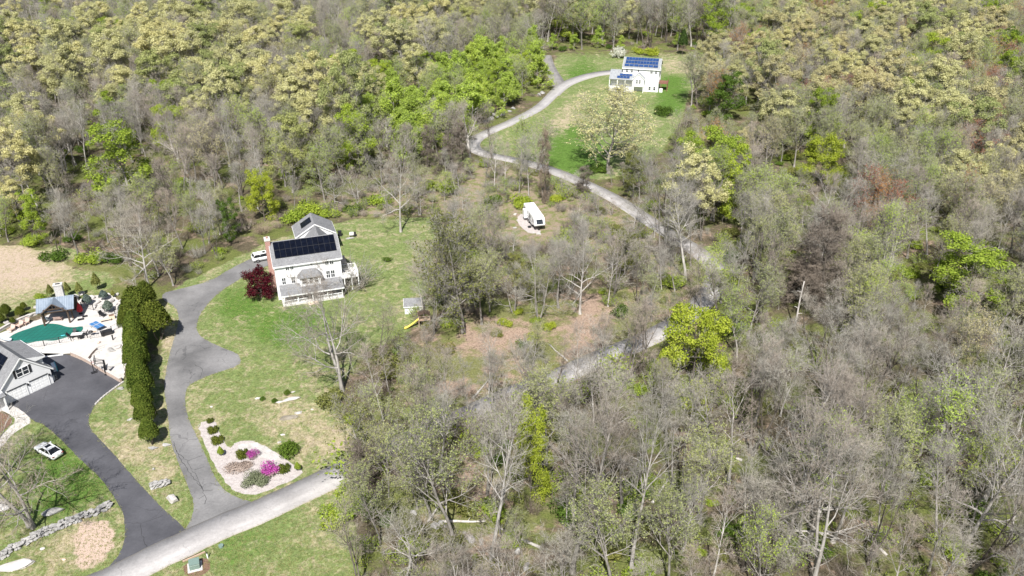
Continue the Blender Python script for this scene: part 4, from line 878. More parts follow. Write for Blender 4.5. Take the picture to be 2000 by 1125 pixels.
hero('bare', 1234, 1120, 735, 'bare_tree', 'tall straight-trunked bare tree at the bottom centre right', .7, 2)
hero('bare', 1118, 1118, 770, 'bare_tree', 'bare tree with cluster of stems at the bottom centre', .9, 3)
hero('oak', 690, 300, 98, 'oak_tree', 'cream-crowned oak with dark trunk at the edge of the green saplings', .75, 2)
hero('oak', 622, 262, 95, 'oak_tree', 'yellow-green oak crown left of the cream-crowned oak', .8, 3)
hero('oak', 480, 240, 110, 'oak_tree', 'broad pale yellow oak in the middle of the left wood', 1.0, 1)
hero('bare', 850, 160, 28, 'bare_tree', 'white-trunked forked bare tree rising above the green saplings', 1.2, 2)
hero('slim', 1060, 392, 250, 'vine_tree', 'dark vine-wrapped pole tree at the right end of the roadside row', 1.0, 1)
vt = hero('vine', 1064, 394, 252, 'vine_tree', 'thick dark vine column beside the woodland road', .42, 0)
for i, (bx, by, ty) in enumerate([(1033, 386, 268), (1014, 380, 262), (986, 372, 270), (966, 372, 262), (948, 366, 280)]):
    hero('slim', bx, by, ty, 'bare_tree', ['slender bare pole tree next to the dark vine column', 'second slender bare tree from the vine column', 'third slender bare tree from the vine column', 'fourth slender bare tree from the vine column', 'leftmost slender bare tree of the roadside row'][i], .9, i, group='roadside row of slender bare trees')
for i, (bx, by, ty) in enumerate([(835, 330, 245), (880, 335, 262), (905, 330, 235)]):
    hero('vine', bx, by, ty, 'vine_tree', ['grey vine-tangled small tree left of the road hairpin', 'middle vine-tangled small tree by the road hairpin', 'vine-tangled small tree nearest the road hairpin'][i], .8, i)
for i, (bx, by, ty, k, v) in enumerate([(722, 930, 770, 'ivy', 1), (755, 905, 740, 'haze', 0), (790, 905, 720, 'bare', 1), (838, 880, 700, 'haze', 1), (880, 862, 690, 'bare', 3), (925, 850, 690, 'slim', 1), (965, 826, 680, 'bare', 0), (712, 968, 850, 'vine', 1), (760, 985, 830, 'haze', 2), (742, 1060, 900, 'haze', 0), (1085, 762, 650, 'bare', 1), (1128, 740, 625, 'slim', 2), (1172, 722, 600, 'bare', 3), (1215, 705, 590, 'haze', 0), (1262, 688, 575, 'bare', 0), (1305, 665, 570, 'haze', 2), (1040, 790, 690, 'slim', 0)]):
    hero(k, bx, by, ty, ['green_tree', 'budding_tree', 'bare_tree', 'budding_tree', 'bare_tree', 'bare_tree', 'bare_tree', 'vine_tree', 'budding_tree', 'green_tree', 'bare_tree', 'bare_tree', 'bare_tree', 'budding_tree', 'bare_tree', 'budding_tree', 'bare_tree'][i], ['olive-leaved tree standing where the road enters the wood', 'thin budding tree just right of the road mouth', 'bare tree below the hidden road, second from its mouth', 'pale green budding tree over the hidden road', 'bare tree leaning over the middle of the hidden road', 'slender bare tree beside the hidden road', 'bare tree beside the hidden road near the clearing', 'dark vine tangle at the corner of road and wood', 'pale budding tree below the road mouth', 'budding tree at the wood edge beside the lower verge', 'bare tree below the visible road gap under the clearing', 'slender bare tree screening the road below the clearing', 'bare tree screening the road left of the lime tree', 'pale budding tree on the road side left of the lime tree', 'bare tree over the road above the lime tree', 'pale budding tree over the road behind the lime tree', 'slender bare tree at the left of the visible road gap'][i], .9, v)
for i, (bx, by, ty, k, v, lab) in enumerate([(700, 402, 318, 'bare_wide', 1, 'rounded grey bare tree behind the rear wing lawn'), (745, 380, 300, 'bare_wide', 2, 'rounded bare tree above the lone dark-trunked tree'), (655, 408, 335, 'bare_wide', 0, 'small rounded bare tree right of the rear wing'), (820, 420, 340, 'bare_wide', 1, 'grey bare tree at the top right corner of the near lawn'), (1408, 592, 470, 'bare', 0, 'bare tree in front of the grey road bend'), (1368, 604, 480, 'bare', 3, 'bare tree left of the one in front of the road bend'), (1440, 575, 450, 'slim', 1, 'slender bare tree right of the grey road bend')]):
    hero(k, bx, by, ty, 'bare_tree', lab, .9, v)
# dead snag
g = G(1551, 642); sg = thing('dead_snag', 'dead white branchless trunk standing in the right-hand wood', 'dead tree', g)
b = MB(); hh = height_at(1558, 547, g.y); pts = [Vector((0.03 * math.sin(i * .9) + .03 * i, 0.03 * math.cos(i), hh * i / 9 - .2)) for i in range(10)]
b.tube(pts, .19, 9, .09); b.build('trunk', MATS['bark_dead'], sg, True)
for k in range(5):
    p = pts[3 + k]; a = k * 2.3; b = MB(); b.tube([p, p + Vector((math.cos(a) * .5, math.sin(a) * .5, .15)), p + Vector((math.cos(a) * .9, math.sin(a) * .9, .1))], .06, 5, .02); b.build('branch_stub', MATS['bark_dead'], sg)
HERO.append((g.x, g.y, 3.0))
# purple maple and white blossom tree
g = G(511, 582); mp = make_tree(411, 6.2, 3.1, .16, .12, 14, 7, 6, 3, 5, 60, .14, .5, .012, leaf=9000, lsize=.22, shell=.3, profile='dome', bark='bark_dark', twig='twig_brown', lmat='leaf_purple')
KIT['maple'] = [(mp, 6.2)]; place('maple', g, 5.4, 'japanese_maple', 'dark purple-red maple at the left corner of the near house')
g = G(1207, 113); KIT['blossom'] = [(make_tree(412, 4.2, 3.4, .14, .2, 12, 7, 6, 3, 0, 50, .14, .5, .012, leaf=4500, lsize=.3, shell=.2, profile='dome', bark='bark_dark', twig='twig_brown', lmat='leaf_blossom'), 4.2)]
place('blossom', g, 3.0, 'blossom_tree', 'small white-blossomed tree on the lawn behind the far house')
# deciduous specimen beside the deck of the near house
hero('brush', 690, 560, 505, 'bare_bush', 'tall bare twiggy bush beside the deck of the near house', 1.4, 1, cat='bush')

# ------------------------------------------------------------ the woodland
PROP = [(-200, 600), (225, 545), (345, 560), (480, 492), (505, 468), (560, 440), (665, 430), (735, 430), (835, 430), (855, 505), (815, 600), (805, 655), (720, 715), (665, 770), (690, 850), (705, 895), (690, 960), (700, 1010), (705, 1400), (-400, 1400)]
FIELD = [(-400, 478), (45, 476), (110, 505), (215, 520), (245, 560), (240, 640), (-400, 640)]
FARLAWN = [(1070, 135), (1078, 112), (1130, 99), (1400, 99), (1412, 130), (1350, 195), (1335, 240), (1295, 300), (1250, 330), (1180, 355), (1110, 352), (1040, 322), (945, 312), (915, 290), (935, 255), (1000, 225), (1065, 190), (1085, 160)]
RVPAD = [(975, 410), (1000, 392), (1060, 390), (1085, 410), (1085, 458), (1050, 485), (1000, 470)]
CLEAR = [PROP, FIELD, FARLAWN, RVPAD]
SCRUBZ = [[(470, 492), (500, 440), (600, 405), (860, 330), (935, 318), (1130, 365), (1320, 468), (1335, 540), (1240, 545), (1130, 520), (1000, 520), (940, 520), (850, 440), (835, 428), (690, 425), (560, 436)]]
LEAFZ = [[(925, 640), (1080, 600), (1190, 610), (1140, 690), (1010, 745), (900, 745)], [(820, 700), (900, 680), (960, 740), (880, 790)]]
GREENZ = [[(650, 345), (720, 200), (800, 150), (880, 170), (960, 120), (1060, 115), (1085, 160), (1060, 190), (930, 255), (900, 300), (760, 330)]]
def ell(px, py, L):
    m = 0.0
    for x, y, rx, ry in L: m = max(m, 1 - ((px - x) / rx) ** 2 - ((py - y) / ry) ** 2)
    return m
OAKS = [(60, 175, 130, 55), (240, 190, 190, 55), (360, 125, 200, 45), (540, 120, 100, 45), (430, 235, 110, 60), (640, 260, 130, 60), (780, 120, 90, 60), (900, 60, 110, 45), (1640, 130, 190, 55), (1800, 110, 150, 60), (1480, 190, 120, 60), (1600, 230, 100, 45), (1420, 330, 120, 60), (1830, 310, 90, 50), (1680, 30, 300, 40), (1920, 420, 110, 60), (40, 330, 80, 45), (100, 400, 60, 35), (1140, 55, 100, 30), (1760, 250, 100, 40), (1340, 470, 50, 40)]
REDS = [(1900, 200, 90, 40), (1950, 330, 90, 50), (1640, 260, 50, 35), (1740, 480, 80, 45), (1620, 30, 80, 30)]
PALES = [(1500, 400, 140, 80), (1700, 350, 140, 80), (1450, 600, 110, 70), (1700, 640, 140, 60), (900, 520, 80, 60), (1330, 1000, 130, 120), (1480, 850, 90, 90), (1180, 700, 90, 50)]
def region(px, py):
    if py > 720: return ('in the wood below the dead white snag' if px > 1250 else 'in the wood right of the road end')
    if px > 1380: return 'in the wood around the dead white snag' if py > 470 else 'in the upper right wood beyond the far house'
    if px > 1075 and py < 125: return 'in the tall wood behind the far house'
    if px > 640 and py < 345: return 'in the wood left of the winding road'
    if px > 835: return 'in the thin wood below the camper trailer'
    if px < 480 and py > 430: return 'at the wood edge above the pool'
    return 'in the left wood above the near house'
LM = [(252, 400, 'the broad green forked tree'), (517, 432, 'the bright green tree behind the house'), (690, 300, 'the cream-crowned oak'), (480, 240, 'the broad pale yellow oak'), (850, 160, 'the white-trunked forked tree'), (291, 562, 'the spreading tree by the old driveway'), (450, 470, 'the dark green tree above the SUV'), (783, 453, 'the lone dark-trunked tree'), (870, 330, 'the vine-tangled small trees'), (1000, 220, 'the upper bend of the road'), (1035, 385, 'the roadside row of slender trees'), (1040, 440, 'the camper trailer'), (905, 620, 'the ivy-clad trees'), (1052, 624, 'the white-limbed multi-stemmed tree'), (1133, 613, 'the dark low-branching tree'), (1010, 680, 'the leaf-strewn clearing'), (1338, 548, 'the tree at the road bend'), (1296, 500, 'the tall budding oak'), (1346, 765, 'the bright lime-green tree'), (1033, 1000, 'the narrow fresh-green tree'), (1551, 642, 'the dead white snag'), (1592, 610, 'the vine-smothered tree'), (1880, 610, 'the wide fresh-green tree'), (1598, 372, 'the vivid green tree'), (1755, 170, 'the yellow-green round tree'), (1948, 135, 'the deep green rounded tree'), (1412, 235, 'the olive and copper tree'), (1900, 200, 'the dark red budding tree'), (1945, 335, 'the rusty red tree'), (1495, 590, 'the pale green budding tree'), (1588, 1125, 'the big white-limbed tree'), (1885, 1070, 'the right-leaning tall bare tree'), (967, 1115, 'the twin-limbed tall bare tree'), (1234, 1120, 'the straight-trunked bare tree'), (886, 1065, 'the olive-budded leaning tree'), (720, 930, 'the mouth of the wooded road'), (1255, 150, 'the far house'), (1188, 338, 'the big lawn oak'), (600, 450, 'the near house'), (110, 490, 'the tan field')]
EDGE = [(20, 40, 'near the upper left corner'), (20, 200, 'at the upper left edge'), (20, 350, 'at the left edge'), (250, 40, 'at the top left of the view'), (500, 40, 'at the top edge above the pale oaks'), (750, 40, 'at the top edge left of centre'), (1000, 50, 'at the top edge above the green saplings'), (1250, 40, 'at the top edge behind the far house'), (1500, 40, 'at the top edge right of the far house'), (1750, 40, 'at the top edge of the right wood'), (1980, 30, 'near the upper right corner'), (1980, 480, 'at the right edge'), (1980, 780, 'at the lower right edge'), (1740, 900, 'in the middle of the lower right wood'), (1450, 950, 'in the wood below the lime-green tree'), (1730, 740, 'in the right wood below the wide green tree'), (1700, 480, 'in the middle of the right wood'), (1990, 1110, 'in the lower right corner'), (1740, 1120, 'at the bottom edge right of centre'), (1400, 1120, 'at the bottom edge below the lime-green tree'), (120, 250, 'in the left wood')]
def where(px, py):
    q = min(EDGE, key=lambda e: (e[0] - px) ** 2 + 2.2 * (e[1] - py) ** 2); w = min(LM, key=lambda e: (e[0] - px) ** 2 + 2.2 * (e[1] - py) ** 2)
    d = lambda e: (e[0] - px) ** 2 + 2.2 * (e[1] - py) ** 2
    if d(q) < d(w): return q[2]
    dx, dy = px - w[0], (py - w[1]) * 1.6
    far = 'just ' if d(w) < 45 ** 2 else ''
    return far + (('right of ' if dx > 0 else 'left of ') if abs(dx) > abs(dy) else ('below ' if dy > 0 else 'above ')) + w[2]
DESC = {'bare': ('bare_tree', 'bare grey-twigged tree'), 'bare_wide': ('bare_tree', 'bare wide-spreading tree'), 'slim': ('bare_tree', 'slender bare tree'), 'oak': ('oak_tree', 'oak with pale yellow-green new crown'),
        'oak_tan': ('oak_tree', 'oak with cream-tan budding crown'), 'green': ('green_tree', 'fresh-green leafy tree'), 'lime': ('green_tree', 'bright lime-green tree'), 'beech': ('sapling', 'bright green layered sapling tree'), 'haze': ('budding_tree', 'pale green budding tree'),
        'flush': ('budding_tree', 'tree hazed with bright small leaves'), 'olive': ('green_tree', 'olive-green leafy tree'), 'deep': ('green_tree', 'dark green leafy tree'), 'red': ('red_tree', 'dark red budding tree'), 'orange': ('red_tree', 'orange-brown budding tree'),
        'budding': ('budding_tree', 'bare tree tipped with tan buds'), 'vine': ('vine_tree', 'dark vine-tangled tree')}
roadpts = np.array([(p.x, p.y) for p in ROADC + DR2C + DR3C]); heropts = np.array(HERO)
def pick(w):
    t = random.random() * sum(v for _, v in w)
    for k, v in w:
        t -= v
        if t <= 0: return k
    return w[-1][0]
CAND = []; OAKPOS = []
KEEP = [(784, 555, 838, 640), (1290, 605, 1412, 715), (990, 775, 1080, 955), (1190, 100, 1300, 185), (1010, 392, 1078, 462), (1536, 545, 1568, 630), (1565, 400, 1625, 560), (1800, 472, 1960, 560), (1548, 260, 1652, 335), (160, 240, 300, 330), (480, 330, 550, 425), (1350, 140, 1480, 225), (1130, 165, 1270, 300), (1050, 250, 1075, 390)]
y = 52.0
while y < 505:
    st = 6.2 if y < 190 else (6.8 if y < 300 else 8.0)
    xm = (y * CS + CAM_H * SN) / FPX * 1150 + 6
    x = -xm
    while x < xm:
        wx, wy = x + random.uniform(-.48, .48) * st, y + random.uniform(-.48, .48) * st; x += st
        px, py = Pn(wx, wy)
        if any(bool(inside(px, py, p)) for p in CLEAR): continue
        if np.min((roadpts[:, 0] - wx) ** 2 + (roadpts[:, 1] - wy) ** 2) < (2.6 if px > 690 and py > 560 else 3.6) ** 2: continue
        if np.min((heropts[:, 0] - wx) ** 2 + (heropts[:, 1] - wy) ** 2) < 3.3 ** 2: continue
        H = random.uniform(14, 20); sxy = random.uniform(.85, 1.2)
        if bool(inside(px, py, SCRUBZ[0])):
            if random.random() < .12: continue
            k = pick([('slim', .22), ('bare', .16), ('bare_wide', .34), ('haze', .14), ('vine', .04), ('flush', .10)]); H = random.uniform(4.5, 8.5); sxy = 1.25
            if 990 < px < 1110 and 440 < py < 545: H = random.uniform(3, 5)
        elif any(bool(inside(px, py, p)) for p in LEAFZ):
            if random.random() < .75: continue
            k = pick([('slim', .7), ('haze', .3)]); H = random.uniform(5, 9)
        elif bool(inside(px, py, GREENZ[0])):
            k = pick([('beech', .58), ('flush', .16), ('green', .16), ('bare', .06), ('oak', .04)]); H = random.uniform(9, 14) if k != 'oak' else 18
        elif py < 112 and 1060 < px < 1420:
            k = pick([('bare', .32), ('slim', .16), ('haze', .16), ('flush', .14), ('oak', .12), ('green', .10)]); H = random.uniform(17, 24)
            if wy < G(px, 92).y and random.random() < .5: k = 'beech'; H = random.uniform(5, 9)
        elif px < 1075 and py < 480:
            o = ell(px, py, OAKS)
            if o > .05 and random.random() < .62: k = pick([('oak', .85), ('haze', .15)]); H = random.uniform(17, 21); sxy = random.uniform(1.0, 1.2)
            else: k = pick([('bare', .54), ('slim', .14), ('bare_wide', .03), ('haze', .11), ('flush', .11), ('green', .03), ('oak', .02), ('budding', .02)]); H = random.uniform(13, 18)
            if py > 410: H = random.uniform(8, 14)
        elif px > 1290 and py < 480:
            o = ell(px, py, OAKS)
            if o > .05 and random.random() < .5: k = pick([('oak', .45), ('oak_tan', .5), ('budding', .05)])
            elif ell(px, py, REDS) > 0 and random.random() < .4: k = pick([('red', .5), ('orange', .5)])
            elif ell(px, py, PALES) > 0: k = pick([('haze', .45), ('flush', .2), ('bare', .25), ('green', .1)])
            else: k = pick([('bare', .26), ('haze', .28), ('budding', .06), ('orange', .06), ('red', .02), ('flush', .18), ('oak', .05), ('green', .06), ('slim', .03)])
            H = random.uniform(13, 18); 
            if k[:3] == 'oak': sxy = random.uniform(1.0, 1.2); H *= 1.1
        elif px > 1330 and py < 800:
            k = pick([('bare', .50), ('bare_wide', .07), ('haze', .15), ('flush', .12), ('slim', .08), ('vine', .03), ('budding', .03), ('orange', .03)]) if ell(px, py, PALES) <= 0 else pick([('haze', .4), ('flush', .3), ('bare', .3)]); H = random.uniform(13, 18)
        elif py > 690:
            if random.random() < .05: continue
            k = pick([('bare', .58), ('bare_wide', .07), ('slim', .21), ('haze', .08), ('flush', .06)]); H = random.uniform(13, 20)
            if px < 860: H = random.uniform(9, 15)
            if py > 1180: H = random.uniform(10, 15)
        else:
            if random.random() < .05: continue
            k = pick([('bare', .45), ('slim', .25), ('haze', .15), ('bare_wide', .1), ('olive', .05)]); H = random.uniform(10, 15.5)
        cr_ = {'oak': 6.0, 'bare_wide': 7.0, 'bare': 4.0, 'slim': 2.6}.get(k, 4.5) * H / 18 * sxy * .8; dpt = wy * CS + CAM_H * SN; tx, ty_ = Pn(wx, wy, H); hwp = cr_ * FPX / dpt
        if any(py > b_[3] - 5 and tx + hwp > b_[0] and tx - hwp < b_[2] and ty_ < b_[3] - 12 for b_ in KEEP):
            H = H * .45
            tx, ty_ = Pn(wx, wy, H)
            if any(py > b_[3] - 5 and tx + hwp > b_[0] and tx - hwp < b_[2] and ty_ < b_[3] - 25 for b_ in KEEP): continue
            if k in ('oak', 'bare_wide'): k = 'slim'
        if py > 715 and tx + hwp > 930 and tx - hwp < 1140 and 600 < ty_ < 705 and random.random() < .6: continue
        if py > 715 and tx + hwp > 930 and tx - hwp < 1140 and ty_ < 700 and random.random() < .4: H *= .55
        dist = math.hypot(wy, CAM_H, wx); vis = -60 < px < 2060 and py - 12 * FPX / dist < 1150
        if k[:3] == 'oak':
            if any((wx - q[0]) ** 2 + (wy - q[1]) ** 2 < 64 for q in OAKPOS): k = pick([('bare', .5), ('slim', .2), ('haze', .3)]); H *= .78; sxy = 1.0
            else: OAKPOS.append((wx, wy)); H *= random.uniform(.9, 1.15)
        elif any((wx - q[0]) ** 2 + (wy - q[1]) ** 2 < 20 for q in OAKPOS): continue
        CAND.append((H / dist if vis else H / dist * .2, k, wx, wy, px, py, H, sxy))
    y += st * .9
CAND.sort(reverse=True)
cnt = {}; REST = []
for (_, k, wx, wy, px, py, H, sxy) in CAND:
    nm = DESC[k][0]; cnt[nm] = cnt.get(nm, 0) + 1
    if cnt[nm] > (285 if nm == 'bare_tree' else 130): REST.append((k, wx, wy, H, sxy)); continue
    lab = ('tall ' if H > 17 else 'small ' if H < 10 else '') + DESC[k][1] + ' ' + where(px, py)
    place(k, (wx, wy), H, nm, lab, 'tree', lab, sxy=sxy, lean=(random.uniform(-.05, .05), random.uniform(-.05, .05)))
print('trees single', sum(cnt.values()) - len(REST), 'far', len(REST))

# ------------------------------------------------------------ masses nobody could count: far wood, undergrowth (instanced on points)
def scatter(name, label, cat, items):
    """items: (kind, variant, x, y, scale_xy, scale_z, rotation)"""
    n = len(items); me = np_mesh_points(name, [(i[2], i[3], 0) for i in items]); o = bpy.data.objects.new(name, me); COL.link(o); tag(o, label, cat, kind='stuff')
    keys = sorted({(i[0], i[1]) for i in items}); ka = me.attributes.new('which', 'INT', 'POINT'); ka.data.foreach_set('value', [keys.index((i[0], i[1])) for i in items])
    sa = me.attributes.new('size', 'FLOAT_VECTOR', 'POINT'); sa.data.foreach_set('vector', np.array([(i[4], i[4], i[5]) for i in items], np.float32).ravel())
    ra = me.attributes.new('turn', 'FLOAT_VECTOR', 'POINT'); ra.data.foreach_set('vector', np.array([(0, 0, i[6]) for i in items], np.float32).ravel())
    ng = bpy.data.node_groups.new(name, 'GeometryNodeTree'); ng.interface.new_socket('Geometry', in_out='INPUT', socket_type='NodeSocketGeometry'); ng.interface.new_socket('Geometry', in_out='OUTPUT', socket_type='NodeSocketGeometry')
    gi = ng.nodes.new('NodeGroupInput'); go = ng.nodes.new('NodeGroupOutput'); jn = ng.nodes.new('GeometryNodeJoinGeometry'); ng.links.new(jn.outputs[0], go.inputs[0])
    def attr(nm, ty):
        a = ng.nodes.new('GeometryNodeInputNamedAttribute'); a.data_type = ty; a.inputs['Name'].default_value = nm; return a.outputs[0]
    for q, (k, v) in enumerate(keys):
        parts = PROTO[(k, v)]; j2 = ng.nodes.new('GeometryNodeJoinGeometry')
        for p in parts:
            oi = ng.nodes.new('GeometryNodeObjectInfo'); oi.transform_space = 'ORIGINAL'; oi.inputs['Object'].default_value = p; ng.links.new(oi.outputs['Geometry'], j2.inputs[0])
        cp = ng.nodes.new('FunctionNodeCompare'); cp.data_type = 'INT'; cp.operation = 'EQUAL'; ng.links.new(attr('which', 'INT'), cp.inputs[2]); cp.inputs[3].default_value = q
        ip = ng.nodes.new('GeometryNodeInstanceOnPoints'); ng.links.new(gi.outputs[0], ip.inputs['Points']); ng.links.new(cp.outputs[0], ip.inputs['Selection']); ng.links.new(j2.outputs[0], ip.inputs['Instance'])
        ng.links.new(attr('size', 'FLOAT_VECTOR'), ip.inputs['Scale']); e2 = ng.nodes.new('FunctionNodeEulerToRotation'); ng.links.new(attr('turn', 'FLOAT_VECTOR'), e2.inputs[0]); ng.links.new(e2.outputs[0], ip.inputs['Rotation'])
        ng.links.new(ip.outputs[0], jn.inputs[0])
    md = o.modifiers.new('scatter', 'NODES'); md.node_group = ng; return o
def np_mesh_points(name, pts):
    me = bpy.data.meshes.new(name); me.vertices.add(len(pts)); me.vertices.foreach_set('co', np.array(pts, np.float32).ravel()); me.update(); return me
# bushes of the wood floor: the nearest are things, the rest one mass
BUSH = []
for i in range(3400):
    wy = 60 + 420 * random.random() ** 1.15; xm = (wy * CS + CAM_H * SN) / FPX * 1120; wx = random.uniform(-xm, xm); px, py = Pn(wx, wy)
    if any(bool(inside(px, py, p)) for p in CLEAR): continue
    if np.min((roadpts[:, 0] - wx) ** 2 + (roadpts[:, 1] - wy) ** 2) < 4.2 ** 2: continue
    leafz = any(bool(inside(px, py, p)) for p in LEAFZ)
    if leafz and random.random() < .85: continue
    sc = bool(inside(px, py, SCRUBZ[0]))
    k = pick([('brush', .30), ('brush_leaf', .30), ('bush', .18), ('bush_olive', .15), ('bush_deep', .07)]) if not sc else pick([('brush', .5), ('bush', .1), ('brush_leaf', .3), ('bush_deep', .04), ('bush_olive', .06)])
    H = random.uniform(1.0, 3.0) if 'brush' in k else random.uniform(.6, 2.3)
    if px < 1000 and py < 480 and 'bush' == k[:4] and random.random() < .4: continue
    BUSH.append((H / math.hypot(wy, CAM_H, wx), k, wx, wy, px, py, H))
BUSH.sort(reverse=True); bc = {}; BREST = []
BD = {'brush': ('brushwood', 'leafless twiggy brush'), 'brush_leaf': ('brushwood', 'brush with first green leaves'), 'bush': ('bush', 'fresh green bush'), 'bush_olive': ('bush', 'olive-green bush'), 'bush_deep': ('bush', 'dark green bush'), 'bush_lime': ('bush', 'lime-green bush')}
for (_, k, wx, wy, px, py, H) in BUSH:
    nm = BD[k][0]; bc[nm] = bc.get(nm, 0) + 1
    if bc[nm] > 110: BREST.append((k, wx, wy, H)); continue
    lab = ('tall ' if H > 2.2 else 'low ' if H < 1.4 else '') + BD[k][1] + ' ' + where(px, py); place(k, (wx, wy), H, nm, lab, 'bush', lab, sxy=random.uniform(.9, 1.3))
for i in range(420):                                   # the tangled scrub round the camper and behind the near house
    px, py = random.uniform(480, 1330), random.uniform(325, 560)
    if not bool(inside(px, py, SCRUBZ[0])) or any(bool(inside(px, py, p)) for p in CLEAR): continue
    g = G(px, py)
    if np.min((roadpts[:, 0] - g.x) ** 2 + (roadpts[:, 1] - g.y) ** 2) > 3.4 ** 2: BREST.append((pick([('brush', .75), ('brush_leaf', .25)]), g.x, g.y, random.uniform(1.2, 2.8)))
for i in range(46):                                    # tall brush screening the wooded stretch of road
    t_ = random.random(); px = 705 + 640 * t_; py = 925 - 250 * t_ + random.uniform(4, 34)
    g = G(px, py)
    if np.min((roadpts[:, 0] - g.x) ** 2 + (roadpts[:, 1] - g.y) ** 2) > 2.3 ** 2: BREST.append((pick([('brush', .8), ('brush_leaf', .2)]), g.x, g.y, random.uniform(3.0, 5.2)))
PROTO = {}
for o in list(COL):                                   # any placed tree part can serve as the pattern for the far mass
    if o.type == 'MESH' and o.parent is not None and o.parent.type == 'EMPTY':
        for k, L in KIT.items():
            for v, ((tm, cm), H) in enumerate(L):
                if o.data == cm and (k, v) not in PROTO:
                    sib = [c for c in COL if c.parent == o.parent and c.data == tm]
                    if sib: PROTO[(k, v)] = (sib[0], o)
def items(src, smul=lambda k: 1.0):
    out = []
    for it in src:
        k, wx, wy, H = it[:4]; vs = [v for v in range(len(KIT[k])) if (k, v) in PROTO]
        if not vs: continue
        v = random.choice(vs); s = H / KIT[k][v][1]; out.append((k, v, wx, wy, s * (it[4] if len(it) > 4 else random.uniform(.9, 1.3)), s, random.uniform(0, 6.28)))
    return out
scatter('far_woodland', 'distant mixed spring woodland filling the upper part of the view', 'woodland', items(REST))
scatter('undergrowth', 'low mixed brush and shrubs covering the woodland floor', 'undergrowth', items(BREST))
# ------------------------------------------------------------ stone kit
def rock_mesh(seed, sub=2, rough=.22, flat=1.0):
    bm = bmesh.new(); bmesh.ops.create_icosphere(bm, subdivisions=sub, radius=1.0); rng = random.Random(seed)
    cuts = [(Vector((rng.gauss(0, 1), rng.gauss(0, 1), rng.gauss(0, .8))).normalized(), rng.uniform(.42, .88)) for _ in range(13)]
    for v in bm.verts:
        for n, d in cuts:
            k = v.co.dot(n)
            if k > d: v.co -= n * (k - d)
        v.co *= 1 + rng.uniform(-rough, rough) * .3
    me = bpy.data.meshes.new('stone'); bm.to_mesh(me); bm.free(); return me
def rock(name, label, loc, sx, sy, sz, mat='rock', seed=0, yaw=0, cat='boulder', group=None, sink=.25):
    me = rock_mesh(seed); me.materials.append(MATS[mat]); o = bpy.data.objects.new(name, me); COL.link(o)
    o.location = (loc[0], loc[1], sz * (1 - sink) - sz * .35); o.scale = (sx, sy, sz); o.rotation_euler = (0, 0, yaw); return tag(o, label, cat, group)
# dry-stone wall, stone by stone
SM = [rock_mesh(900 + i, 1, .3) for i in range(8)]
for m in SM: m.materials.append(MATS['rock'])
wallpts = catmull(GP([(-40, 1108), (0, 1088), (75, 1046), (150, 1015), (222, 985)]), .3)
dw = thing('stone_wall', 'long dry-stone wall of grey fieldstones running to the dark driveway', 'wall', wallpts[0]); n = 0
for n in range(296):
    i = int((n * 0.6180339) % 1.0 * (len(wallpts) - 2)); p = wallpts[i]; t = (wallpts[i + 1] - p).normalized(); s = Vector((-t.y, t.x, 0)); lay = 0 if n < 190 else 1
    q = p + s * (random.uniform(-.72, .72) if lay == 0 else random.uniform(-.45, .45)) + t * random.uniform(-.2, .2) - wallpts[0]
    a, b_, c_ = random.uniform(.30, .62), random.uniform(.24, .42), random.uniform(.17, .27)
    copy_part(random.choice(SM), 'stone', dw, (q.x, q.y, .14 + lay * .30), (random.uniform(-.18, .18), random.uniform(-.18, .18), math.atan2(t.y, t.x) + random.uniform(-.5, .5)), (a, b_, c_))
for (px, py, sx, sy, sz, mat, lab, yaw) in [
    (338, 979, 1.0, .75, .75, 'rock_white', 'rounded white boulder on the grass between the two driveways', .2), (37, 1104, 3.2, 1.0, .4, 'rock_white', 'long flat pale boulder at the lower left below the stone wall', .35),
    (103, 1003, 1.6, .75, .5, 'rock', 'grey boulder on the lawn just above the stone wall', .3), (4, 992, 1.4, 1.0, .7, 'rock_white', 'pale boulder at the left edge behind the leaning bare tree', .2),
    (145, 1019, .55, .4, .3, 'rock_white', 'small pale stone at the foot of the stone wall', .1), (82, 1073, .4, .25, .18, 'rock_white', 'little pale stone on the grass below the stone wall', .4),
    (300, 917, .3, .25, .2, 'rock', 'small stone below the hedge end', 0), (1356, 110, 1.1, .8, .6, 'rock_white', 'white boulder on the lawn behind the far house', 0), (126, 1093, .3, .22, .14, 'sand', 'small pink stone in the grass below the stone wall', 0),
    (300, 876, 1.1, .4, .25, 'rock', 'grey rock at the foot of the nearest hedge shrub', .2), (324, 870, .9, .5, .25, 'rock', 'pale stones heaped beside the end of the hedge', .1), (235, 760, .8, .45, .3, 'rock', 'grey rock beside the stone driveway edging', .3), (254, 820, .5, .3, .2, 'rock', 'small rock on the grass left of the hedge', .3)]:
    rock('boulder', lab, G(px, py), sx, sy, sz, mat, int(px * 3 + py), yaw)
# stacked stone block
g = G(311, 950); sb = thing('stone_pier', 'rectangular stacked-stone pier on the grass between the driveways', 'stone pier', g, .38)
for lay in range(3):
    for i in range(4):
        for j in range(2): copy_part(random.choice(SM), 'stone', sb, (-.9 + i * .6 + .25 * (lay % 2) + random.uniform(-.06, .06), -.26 + j * .5, .17 + lay * .27), (0, 0, random.uniform(-.15, .15)), (.47, .4, .23))
